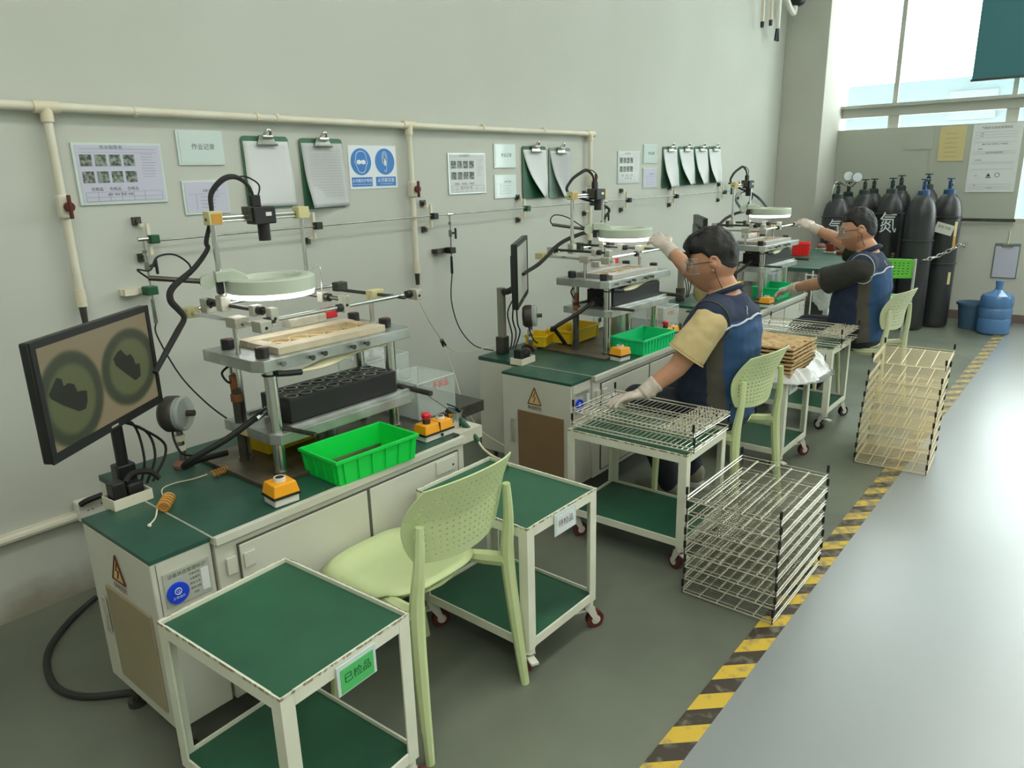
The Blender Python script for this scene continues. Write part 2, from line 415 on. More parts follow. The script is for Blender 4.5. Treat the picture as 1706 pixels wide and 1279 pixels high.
# ------------------------------------------------------------------ the room
XF = 9.0; H = 4.4; YR = -9.0; XN = -3.0
m = MB().bb(XN, XF+.2, YR, 0.2, -.1, 0); struct(m.build('floor', 'concrete_floor', smooth=False))
m = MB().bb(XN, XF, YR, -2.338, 0.0, 0.003); struct(m.build('floor_painted_lane', 'lane_floor', smooth=False))
struct(MB().bb(XN, XF+.2, YR, .2, H, H+.1).build('ceiling', 'ceiling_paint', smooth=False))
struct(MB().bb(XN, XF+.2, 0, .2, 0, H).build('wall_left', 'wall_paint', smooth=False))
struct(MB().bb(XN-.2, XN, YR, .2, 0, H).build('wall_near', 'far_wall_paint', smooth=False))
struct(MB().bb(XN, XF+.2, YR-.2, YR, 0, H).build('wall_right', 'far_wall_paint', smooth=False))
m = MB(); m.bb(XF, XF+.2, YR, 0, 0, 1.0); m.bb(XF, XF+.2, YR, 0, 3.95, H); m.bb(XF, XF+.2, -.445, 0, 1.0, 3.95); m.bb(XF, XF+.2, YR, -8.2, 1.0, 3.95)
struct(m.build('wall_far', 'far_wall_paint', smooth=False))
struct(MB().bb(8.36, XF, -.445, 0, 0, H).build('pillar', 'pillar_paint', smooth=False, bevel=.006))
struct(MB().bb(XF-.012, XF, -8.2, -.445, 0, .09).build('baseboard_far', 'skirting_red', smooth=False))
# window: opening y -0.445 .. -8.2, z 1.0 .. 3.95
win = MB().bb(XF+.02, XF+.10, -8.2, -.445, 2.10, 2.21).build('window_1', 'window_frame', smooth=False, bevel=.004); struct(win)
f = MB(); f.bb(XF+.02, XF+.10, -8.2, -.445, 1.0, 1.05); f.bb(XF+.02, XF+.10, -8.2, -.445, 3.90, 3.95); f.build('window_frame', 'window_frame', win, smooth=False)
MB().bb(XF-.03, XF+.04, -8.2, -.445, 2.195, 2.225).build('window_sill', 'window_frame', win, smooth=False)
yy = [-.97-1.07*i for i in range(7)]
for i, y in enumerate(yy):
    MB().bb(XF+.04, XF+.08, y-.022, y+.022, 2.21, 3.9).build('mullion', 'window_frame', win, smooth=False)
    MB().bb(XF+.03, XF+.09, y-.06, y+.045, 1.05, 2.10).build('mullion', 'window_frame', win, smooth=False)
ys = [-.445]+yy+[-8.2]
for i in range(len(ys)-1):
    MB().bb(XF+.055, XF+.061, ys[i+1]+.02, ys[i]-.02, 2.21, 3.9).build('pane', 'acrylic', win, smooth=False)
    MB().bb(XF+.055, XF+.061, ys[i+1]+.02, ys[i]-.02, 1.05, 2.10).build('pane', 'acrylic', win, smooth=False)
b = thing('building', 'pale washed-out building seen through the far window', 'building', (30, -6, -4))
MB().bb(30, 36, -22, 6, -4, 4.35).build('facade', 'outside_building', b, smooth=False)
for k in range(9): MB().bb(29.9, 30.02, -20+2.6*k, -18.6+2.6*k, 3.0, 3.9).build('window', 'outside_window', b, smooth=False)

# floor tape
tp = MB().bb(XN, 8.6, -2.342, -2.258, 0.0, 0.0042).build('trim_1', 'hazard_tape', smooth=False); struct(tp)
# conduit low on the left wall
c = MB(); c.tube([(XN, -.022, .335), (2.9, -.022, .335)], .017, 10); c.bb(XN, 2.9, -.012, 0, .318, .352)
tag(c.build('wall_conduit', 'ppr_pipe'), 'long white conduit running low along the left wall', 'conduit')

# grey board below the far window, with its papers
bd = thing('notice_board', 'wide grey metal board under the far window strip', 'board', (XF-.03, -1.32, 1.03))
MB().bb(XF-.05, XF-.012, -2.205, -.45, 1.035, 1.975).build('panel', 'panel_grey', bd, smooth=False, bevel=.004)
MB().bb(XF-.056, XF-.012, -2.215, -.445, 1.02, 1.05).build('bottom_rail', 'steel_dark', bd, smooth=False)
MB().bb(XF-.056, XF-.012, -1.405, -1.385, 1.05, 1.975).build('seam_strip', 'window_frame', bd, smooth=False)
def far_sheet(name, label, y0, y1, z0, z1, m, z0b=None, px=XF-.055):
    t = thing(name, label, 'paper', (px, (y0+y1)/2, z0))
    MB().bb(px-.003, px+.002, min(y0,y1), max(y0,y1), z0, z1).build('sheet', m, t, smooth=False)
    return t
far_sheet('paper_sheet', 'pale blank sheet on the grey board left of the yellow paper', -1.395, -1.14, 1.745, 1.955, 'panel_grey')
t = far_sheet('yellow_sheet', 'yellow paper sheet on the grey board above the gas cylinders', -1.69, -1.455, 1.62, 1.96, 'paper_yellow')
ln = MB()
for k in range(6): ln.bb(XF-.0595, XF-.058, -1.63+.02*(k%2), -1.51, 1.66+.045*k, 1.664+.045*k)
ln.build('print', 'tan_panel', t, smooth=False)
t = far_sheet('poster', 'large cream information poster with tables on the right of the grey board', -2.165, -1.745, 1.31, 1.965, 'paper')
text('气瓶安全使用管理规定', .026, 'ink', t, (XF-.058, -1.95, 1.925), (0,-1,0), (0,0,1), 'heading')
ln = MB()
for z in (1.885,1.86,1.835,1.79,1.70,1.68,1.60,1.585,1.53,1.385,1.36,1.34): ln.bb(XF-.0595, XF-.058, -2.13, -1.77, z, z+.002)
ln.build('table_lines', 'ink_soft', t, smooth=False)
for yv, z, s_, w in ((-1.83,1.872,.012,'名称'),(-1.83,1.848,.012,'编号'),(-1.95,1.77,.018,'高压气体 注意安全 严禁烟火'),(-1.83,1.725,.014,'危险性'),(-1.95,1.69,.014,'远离火源 直立固定存放'),(-1.82,1.62,.014,'应急措施'),(-1.82,1.47,.013,'标志'),(-1.82,1.375,.012,'联系'),(-1.95,1.35,.012,'安全责任人')):
    text(w, s_, 'ink', t, (XF-.058, yv, z), (0,-1,0), (0,0,1), 'print')
tr = MB(); yc, zc = -1.93, 1.475
tr.add([(XF-.0595, yc+.02, zc-.014), (XF-.0595, yc-.02, zc-.014), (XF-.0595, yc, zc+.02)], [(0,1,2)]); tr.bb(XF-.0595, XF-.058, yc-.022, yc+.022, zc-.028, zc-.02)
tr.tube([(XF-.0595, yc-.075+.02*math.cos(a*PI/6), zc+.02*math.sin(a*PI/6)) for a in range(12)], .002, 4, closed=True)
tr.build('symbols', 'ink', t, smooth=False)

# teal roller blind
bl = thing('roller_blind', 'teal roller blind hanging in the far window', 'blind', (XF-.08, -2.2, 2.37))
MB().bb(XF-.075, XF-.07, -2.75, -1.675, 2.385, 3.95).build('fabric', 'blind_teal', bl, smooth=False)
MB().cyl((XF-.0725, -2.76, 2.378), (XF-.0725, -1.665, 2.378), .012, 10).build('bottom_bar', 'steel_dark', bl)
MB().cyl((XF-.07, -2.76, 3.97), (XF-.07, -1.66, 3.97), .03, 12).build('roller', 'white_plastic', bl)

# conduits that hang from the ceiling by the pillar, with a small lamp arm
for i, (px, py, r, lb) in enumerate(((1270, 40, .016, 'leftmost of the conduits hanging beside the pillar'), (1284, 37, .016, 'middle of the conduits hanging beside the pillar'))):
    p = AY(px, py, -.08)
    t = thing('hanging_conduit', lb, 'conduit', (p.x, p.y, p.z), 'conduits hanging beside the pillar')
    MB().cyl((p.x, p.y, p.z), (p.x, p.y, H), r, 8).build('pipe', 'ppr_fitting', t); MB().cyl((p.x, p.y, p.z-.03), (p.x, p.y, p.z+.02), r*1.1, 8, r2=r*1.25).build('end_cap', 'black_plastic', t)
p = AY(1295, 48, -.10)
t = thing('hanging_conduit', 'white hanging conduit ending in two black plugs', 'conduit', tuple(p), 'conduits hanging beside the pillar')
MB().cyl(p, (p.x, p.y, H), .026, 10).build('pipe', 'white_plastic', t)
for s in (-1, 1): MB().tube([(p.x, p.y, p.z+.02), (p.x+.02*s, p.y, p.z-.04), (p.x+.035*s, p.y, p.z-.11)], .014, 6).build('plug', 'black_plastic', t)
p = AY(1322, 12, -.15)
t = thing('ceiling_lamp', 'dark round fitting on a pale bent arm near the pillar top', 'lamp', tuple(p))
MB().tube([p+V(-.2,0,.05), p+V(-.1,0,-.02), p+V(.02,0,-.05), p+V(.04,0,.03)], .028, 8, sub=4).build('arm', 'white_plastic', t)
MB().sph(p+V(.06,0,.06), (.09,.09,.05)).build('head', 'black_plastic', t)
MB().cyl(p+V(-.2,0,.05), (p.x-.2, p.y, H), .02, 8).build('drop_rod', 'white_plastic', t)

# ------------------------------------------------------------------ water pipe on the left wall
wp = thing('water_pipe', 'long white plastic pipe with three capped drops on the left wall', 'pipe', (2.0, -.03, 1.1))
PY = -.035
MB().tube([(XN, PY, 1.875), (1.0, PY, 1.872), (2.85, PY, 1.862), (4.615, PY, 1.862)], .0165, 12).build('main_pipe', 'ppr_pipe', wp)
for x in (.3, 1.42, 1.95, 2.05, 2.86, 3.45, 4.05):
    cl = MB(); cl.cyl((x-.008, PY, 1.868), (x+.008, PY, 1.868), .0205, 10); cl.bb(x-.006, x+.006, PY, 0, 1.862, 1.872); cl.build('pipe_clamp', 'ppr_fitting', wp)
for k, (x, zt, zb) in enumerate(((1.105, 1.87, 1.135), (2.855, 1.865, 1.06), (4.605, 1.862, 1.10))):
    d = MB().tube([(x, PY, zt), (x, PY, zb+.06)], .0155, 12).build('drop_pipe', 'ppr_pipe', wp)
    e = MB().cyl((x-.04, PY, zt), (x+.045, PY, zt), .0215, 12)
    e.cyl((x, PY, zt-.05), (x, PY, zt), .0215, 12); e.build('tee_fitting', 'ppr_fitting', d)
    z = 1.525+.01*k
    MB().box((x, PY-.004, z), (.042, .042, .085)).build('valve_body', 'ppr_pipe', d, bevel=.008)
    h = MB().cyl((x+.005, PY-.028, z), (x+.005, PY-.048, z), .018, 12); h.box((x+.005, PY-.045, z), (.012, .014, .085)); h.build('valve_handle', 'maroon_handle', d, bevel=.003)
    MB().cyl((x, PY, zb+.02), (x, PY, zb+.085), .0195, 12).build('end_fitting', 'ppr_fitting', d)
    MB().cyl((x, PY, zb-.045), (x, PY, zb+.02), .011, 8, r2=.014).build('threaded_tail', 'steel_dark', d)

# thin gas rail with stand-off brackets and drop valves
gr = thing('gas_rail', 'thin steel gas tube on bracket blocks along the left wall', 'gas pipe', (4.2, -.05, 1.39))
RY = -.06
MB().tube([(1.375, RY, 1.378), (3.0, RY, 1.388), (5.0, RY, 1.392), (7.1, RY, 1.392)], .0040, 8).build('tube', 'steel', gr)
for i, x in enumerate((1.40, 2.195, 2.985, 3.83, 4.60, 5.11, 5.90, 6.89, 7.35)):
    z = 1.385
    pl = MB(); pl.bb(x-.03, x-.006, -.036, -.016, z+.05, z+.062); pl.bb(x-.03, x-.006, -.036, -.016, z-.062, z-.05); pl.bb(x-.012, x, -.05, -.034, z-.062, z+.062)
    w = pl.build('bracket', 'cream_plastic', gr)
    for s in (-1, 1):
        o = MB(); o.box((x-.03, -.008, z+.072*s), (.032, .016, .032)); o.cyl((x-.03, -.016, z+.072*s), (x-.03, -.026, z+.072*s), .009, 8); o.build('bolt_plate', 'steel_dark', w)
    MB().box((x+.004, RY, z), (.036, .034, .034)).build('clamp_block', 'clip_board_dark' if i in (0, 3, 7) else 'black_plastic', w, bevel=.003)
def drop_valve(x, label, hose):
    t = thing('gas_valve', label, 'valve', (x, RY, 1.1), 'drop valves on the gas rail')
    g = MB(); g.cyl((x-.02, RY, 1.388), (x+.022, RY, 1.388), .008, 8); g.cyl((x, RY, 1.39), (x, RY, 1.05), .0045, 8); g.build('stem', 'chrome', t)
    g = MB(); g.cyl((x, RY, 1.30), (x, RY, 1.262), .010, 8); g.cyl((x, RY, 1.345), (x, RY, 1.33), .009, 6); g.build('valve_body', 'steel', t)
    g = MB(); g.cyl((x, RY, 1.282), (x+.03, RY-.01, 1.282), .006, 8); g.box((x+.033, RY-.011, 1.278), (.010, .012, .062)); g.build('valve_lever', 'black_plastic', t, bevel=.003)
    b_ = MB(); b_.bb(x-.10, x+.035, -.02, 0, 1.172, 1.196); b_.box((x-.07, -.03, 1.184), (.05, .03, .024)); b_.build('bracket', 'cream_plastic' if x < 2 else 'steel_dark', t)
    MB().box((x, RY+.006, 1.184), (.046, .05, .034)).build('clamp_block', 'clip_board_dark' if x < 2 else 'black_plastic', t, bevel=.003)
    MB().cyl((x, RY, 1.05), (x, RY, 1.15), .0085, 8, r2=.007).build('quick_coupling', 'steel' if x < 2 else 'black_plastic', t)
    MB().tube(hose, .0035, 6, sub=6).build('hose', 'black_rubber', t)
drop_valve(1.36, 'steel drop valve with green clamp beside the nearest monitor', [(1.36, RY, 1.05), AY(262,560,-.08), AY(300,625,-.12), AY(345,672,-.25), AY(385,702,-.42)])
drop_valve(3.11, 'black lever drop valve between the first two stations', [(3.11, RY, 1.05), AY(752,500,-.06), AY(765,545,-.08), AY(790,575,-.2), AY(822,584,-.35)])
drop_valve(4.77, 'steel drop valve behind the middle machine rods', [(4.77, RY, 1.05), (4.77, -.07, .95), (4.78, -.2, .85)])
# spare valve on the rail end behind the farthest station
t = thing('gas_valve', 'small T-handle valve at the far end of the gas rail', 'valve', (7.0, -.06, 1.36))
MB().cyl((7.05, RY, 1.36), (7.05, RY, 1.46), .012, 8).build('valve_body', 'valve_dark', t); MB().cyl((6.98, RY, 1.465), (7.12, RY, 1.465), .009, 8).build('handle', 'valve_dark', t)

# ------------------------------------------------------------------ papers on the left wall
def wall_thing(name, label, cat, x0, x1, z0, z1, group=None): return thing(name, label, cat, ((x0+x1)/2, 0, z0), group)
def lines(x0, x1, z0, z1, n, y, h=.0022, jit=True, rnd=None):
    rnd = rnd or random.Random(int(x0*1000)); g = MB()
    for k in range(n):
        z = z1-(z1-z0)*(k+.5)/n; a = x0+(x1-x0)*(.06*rnd.random() if jit else 0); b_ = x1-(x1-x0)*(.35*rnd.random() if jit else 0)
        g.bb(a, b_, y-.0006, y, z, z+h)
    return g
def big_notice(label, x0, x1, z0, z1, m='paper_lilac', txt='作业指导书'):
    t = wall_thing('work_instruction', label, 'notice', x0, x1, z0, z1, 'laminated work instructions on the left wall')
    MB().bb(x0, x1, -.008, -.001, z0, z1).build('sleeve', 'film', t, smooth=False, bevel=.001)
    MB().bb(x0+.012, x1-.008, -.0095, -.008, z0+.01, z1-.008).build('sheet', m, t, smooth=False)
    w = x1-x0; h = z1-z0
    for r in range(2):
        for c_ in range(4):
            cx = x0+w*(.13+.158*c_); cz = z1-h*(.28+.27*r)
            MB().bb(cx-.021, cx+.021, -.0105, -.0095, cz-.021, cz+.021).build('photo', 'photo_print', t, smooth=False)
    g = lines(x0+w*.74, x1-w*.08, z0+h*.42, z1-h*.16, 9, -.0095, .0016)
    for z in (z1-h*.10, z1-h*.155, z0+h*.20, z0+h*.12, z0+h*.055): g.bb(x0+w*.07, x1-w*.06, -.0101, -.0095, z, z+.0012)
    for xx in (.07, .20, .33, .46, .60, .73, .94): g.bb(x0+w*xx, x0+w*xx+.0012, -.0101, -.0095, z0+h*.055, z0+h*.20)
    g.build('table_lines', 'ink_soft', t, smooth=False)
    text(txt, .017, 'ink', t, (x0+w*.42, -.0095, z1-h*.075), (1,0,0), (0,0,1), 'heading')
    for k in range(3): text('合格品', .015, 'ink', t, (x0+w*(.2+.2*k), -.0095, z0+h*.25), (1,0,0), (0,0,1), 'print')
    text('编制  审核  批准  日期', .010, 'ink', t, (x0+w*.45, -.0095, z0+h*.16), (1,0,0), (0,0,1), 'print')
big_notice('largest lilac laminated instruction with eight photos, left of the clipboards', 1.176, 1.512, 1.526, 1.753)
big_notice('pale laminated instruction with eight photos right of the middle water valve', 3.173, 3.497, 1.494, 1.727, 'paper')
big_notice('pale laminated instruction farthest along the left wall, beside small sleeves', 5.03, 5.358, 1.51, 1.748, 'paper')
def small_sleeve(label, x0, x1, z0, z1, big, m='film'):
    t = wall_thing('paper_sleeve', label, 'notice', x0, x1, z0, z1, 'small plastic sleeves on the left wall')
    MB().bb(x0, x1, -.007, -.001, z0, z1).build('sleeve', 'film', t, smooth=False, bevel=.001)
    MB().bb(x0+.010, x1-.006, -.0085, -.007, z0+.008, z1-.006).build('sheet', m, t, smooth=False)
    if big: text('作业记录', .026, 'ink', t, ((x0+x1)/2+.01, -.0085, z0+(z1-z0)*.52), (1,0,0), (0,0,1), 'print')
    else:
        text('设备点检要求', .012, 'ink', t, ((x0+x1)/2+.02, -.0085, z1-(z1-z0)*.30), (1,0,0), (0,0,1), 'heading')
        g = lines(x0+.07, x1-.03, z0+.02, z1-.06, 4, -.0085, .002); g.bb(x0+.02, x1-.02, -.0091, -.0085, z1-.055, z1-.054); g.bb(x0+.055, x0+.056, -.0091, -.0085, z0+.02, z1-.055)
        g.build('table_lines', 'ink_soft', t, smooth=False)
small_sleeve('upper crinkled sleeve with large print between big instruction and clipboards', 1.582, 1.788, 1.669, 1.809, True, 'film')
small_sleeve('lower small lilac sleeve behind the nearest black cable arch', 1.579, 1.785, 1.468, 1.606, False, 'paper_lilac')
small_sleeve('upper small sleeve left of the dark green clipboard', 3.583, 3.791, 1.640, 1.782, True)
small_sleeve('lower small sleeve with table left of the dark green clipboard', 3.580, 3.790, 1.456, 1.598, False)
small_sleeve('upper small sleeve left of the four overlapping clipboards', 5.418, 5.642, 1.658, 1.804, True)
small_sleeve('lower small sleeve left of the four overlapping clipboards', 5.418, 5.642, 1.465, 1.620, False, 'paper_lilac')

def clipboard(label, x0, x1, z0, z1, board, fold=0.0, lift=0.02, ruled=False, lean=.012, wide=0.0, group='clipboards on the left wall', pm='paper'):
    t = wall_thing('clipboard', label, 'clipboard', x0, x1, z0, z1, group)
    w = x1-x0; r = .018
    poly = []
    for (cx, cz, a0) in ((x1-r, z1-r, 0), (x0+r, z1-r, PI/2), (x0+r, z0+r, PI), (x1-r, z0+r, 1.5*PI)):
        for k in range(5): a = a0+PI/2*k/4; poly.append((cx+r*math.cos(a), cz+r*math.sin(a)))
    g = MB(); n = len(poly)
    def yb(z): return -.006-lean*(1-(z1-z)/(z1-z0))*0
    vs = [(x, -.004, z) for x, z in poly]+[(x, -.009, z) for x, z in poly]
    g.add(vs, [tuple(range(n)), tuple(range(2*n-1, n-1, -1))]+[(i, n+i, n+(i+1)%n, (i+1)%n) for i in range(n)]); g.build('board', board, t, smooth=False)
    nx, nz = 10, 14; vs = []; fs = []; zt = z1-.022; zb = z0+.006
    for j in range(nz+1):
        v = j/nz; xl = x0+.008+fold*w*v**1.5; xr = x1-.004+wide*v
        for i in range(nx+1):
            u = i/nx; y = -.011-lift*(v**1.6)*((1-u)**1.5)-.004*math.sin(v*9+u*3)*v-.003*v
            vs.append((xl+(xr-xl)*u, y, zt+(zb-zt)*v))
    for j in range(nz):
        for i in range(nx):
            a = j*(nx+1)+i; fs.append((a, a+nx+1, a+nx+2, a+1))
    p = MB().add(vs, fs).build('paper_stack', pm, t, ang=80); so = p.modifiers.new('thick', 'SOLIDIFY'); so.thickness = .003; so.offset = -1
    if ruled:
        g = MB()
        for k in range(17): z = z1-.06-.013*k; g.bb(x0+.03+fold*w*.6, x1-.03, -.0215-lift*.25, -.0205-lift*.25, z, z+.0011)
        if fold == 0:
            for k in range(7): x = x0+.03+.028*k; g.bb(x, x+.001, -.0215-lift*.25, -.0205-lift*.25, z1-.27, z1-.06)
        g.build('ruled_lines', 'ink_soft', t, smooth=False)
    xc = (x0+x1)/2; c_ = MB()
    c_.add([(xc-.05, -.016, z1-.038), (xc+.05, -.016, z1-.038), (xc+.032, -.014, z1+.004), (xc-.032, -.014, z1+.004), (xc-.05, -.026, z1-.038), (xc+.05, -.026, z1-.038), (xc+.032, -.020, z1+.004), (xc-.032, -.020, z1+.004)],
           [(0,1,2,3), (7,6,5,4), (0,4,5,1), (1,5,6,2), (2,6,7,3), (3,7,4,0)])
    c_.cyl((xc-.052, -.026, z1-.036), (xc+.052, -.026, z1-.036), .006, 8)
    k_ = c_.build('clip', 'steel', t)
    l = MB(); l.tube([(xc-.02, -.020, z1-.008), (xc-.012, -.040, z1+.016), (xc, -.044, z1+.026), (xc+.012, -.040, z1+.016), (xc+.02, -.020, z1-.008)], .006, 6, sub=3)
    l.cyl((xc-.025, -.03, z1-.004), (xc+.025, -.03, z1-.004), .010, 10); l.build('lever', 'chrome', k_)
    return t
clipboard('first clipboard from the left with blank pale sheets on a green board', 1.873, 2.115, 1.478, 1.792, 'clip_board', 0, .012, False, wide=.02)
clipboard('clipboard with a thick curling form pad beside the blue safety sign', 2.175, 2.425, 1.462, 1.788, 'clip_board', .02, .05, True, wide=.02, pm='paper_grey')
clipboard('dark green clipboard whose sheet curls away from the left side', 3.858, 4.112, 1.442, 1.772, 'clip_board_dark', .62, .05, False, wide=.02)
clipboard('grey-green clipboard with a diagonal curling form beside the dark green clipboard', 4.145, 4.395, 1.435, 1.765, 'clip_board_grey', .38, .05, True, pm='paper_grey')
for lb, x0, x1, z0, z1, fo in (('leftmost of the four overlapping far clipboards', 5.735, 5.975, 1.456, 1.790, .1), ('second of the four overlapping far clipboards', 6.015, 6.29, 1.469, 1.793, .35), ('third of the four overlapping far clipboards', 6.32, 6.58, 1.468, 1.797, .2), ('rightmost of the four overlapping far clipboards', 6.60, 6.86, 1.475, 1.800, .15)):
    clipboard(lb, x0, x1, z0, z1, 'clip_board', fo, .07, False, wide=.08)
# clipboard on the far wall
t = thing('clipboard', 'clipboard with a blank sheet on the far wall above the water bottle', 'clipboard', (XF-.01, -2.19, .45))
MB().bb(XF-.012, XF-.003, -2.295, -2.075, .455, .805).build('board', 'clip_board_grey', t, smooth=False, bevel=.003)
MB().bb(XF-.018, XF-.012, -2.285, -2.085, .462, .775).build('sheet', 'paper_lilac', t, smooth=False)
MB().box((XF-.024, -2.185, .785), (.014, .10, .03)).build('clip', 'steel', t, bevel=.003); MB().cyl((XF-.014, -2.185, .80), (XF-.014, -2.185, .93), .006, 6).build('hook', 'cream_plastic', t)

# blue mandatory signs: two panels on one white sheet
def sign(label, x0, x1, words, sub, kind):
    z0, z1 = 1.546, 1.760; t = wall_thing('safety_sign', label, 'sign', x0, x1, z0, z1, 'blue safety signs'); xc = (x0+x1)/2
    MB().bb(x0, x1, -.003, 0, z0, z1).build('plate', 'sign_white', t, smooth=False)
    rot = Matrix.Rotation(PI/2, 3, 'X')
    MB().lathe([(0, 0), (.066, 0), (.066, .001), (0, .001)], (xc, -.003, z1-.08), 40, rot).build('disc', 'sign_blue', t)
    MB().bb(x0+.012, x1-.012, -.0042, -.003, z0+.012, z0+.058).build('caption_panel', 'sign_blue', t, smooth=False)
    yp = -.0045; zc = z1-.08; g = MB()
    if kind == 0:
        pts = [(0,.052),(.028,.040),(.036,.008),(.042,-.002),(.034,-.014),(.020,-.046),(0,-.054),(-.020,-.046),(-.034,-.014),(-.042,-.002),(-.036,.008),(-.028,.040)]
        g.tube([(xc+a, yp, zc+b_) for a, b_ in pts], .0022, 5, sub=4, closed=True)
        for s in (-1, 1): g.sph((xc+.014*s, yp, zc-.002), (.016, .0018, .0115), 14, 8)
        g.box((xc, yp, zc), (.02, .002, .008))
    else:
        g.tube([(xc-.002+a, yp, zc+b_) for a, b_ in ((0,.050),(.014,.040),(.016,.012),(.010,-.020),(.008,-.044),(0,-.050),(-.006,-.040))], .002, 5, sub=4)
        g.tube([(xc-.002+a, yp, zc+b_) for a, b_ in ((-.002,.050),(-.014,.036),(-.016,.004),(-.012,-.012))], .002, 5, sub=4)
        g.tube([(xc-.002+a, yp, zc+b_) for a, b_ in ((0,.040),(.007,.030),(.006,.014),(-.004,.012),(-.008,.024))], .002, 5, sub=4, closed=True)
        g.sph((xc, yp, zc-.006), (.009, .002, .016), 12, 8)
    g.build('pictogram', 'sign_white', t)
    text(words, .0185 if len(words) > 5 else .023, 'sign_white', t, (xc, -.0042, z0+.040), (1,0,0), (0,0,1), 'lettering')
    text(sub, .008, 'sign_white', t, (xc, -.0042, z0+.022), (1,0,0), (0,0,1), 'lettering')
sign('blue round sign of a head wearing goggles with caption', 2.462, 2.620, '必须戴防护眼镜', 'MUST WEAR PROTECTIVE GLASSES', 0)
sign('blue round sign of an ear plug with caption beside goggles sign', 2.6205, 2.781, '必须戴耳塞', 'MUST WEAR EARPLUGS', 1)

# socket box at the wall by the nearest bench
p = AY(158, 842, -.03)
t = thing('socket_outlet', 'white double socket box on the wall at the nearest bench corner', 'socket', tuple(p))
MB().box(p, (.14, .05, .08)).build('box', 'white_plastic', t, bevel=.005)
MB().tube([p+V(-.06,-.03,.035), p+V(-.03,-.045,.05), p+V(.05,-.045,.055), p+V(.06,0,.05)], .012, 6, sub=3).build('plug_cable', 'black_rubber', t)
g = MB()
for k in (-.035, -.018): g.box(p+V(k,-.0255,0), (.007,.002,.003))
for k in (.018, .035, .05): g.box(p+V(k,-.0255,.01), (.003,.002,.009))
g.build('socket_slots', 'ink', t)

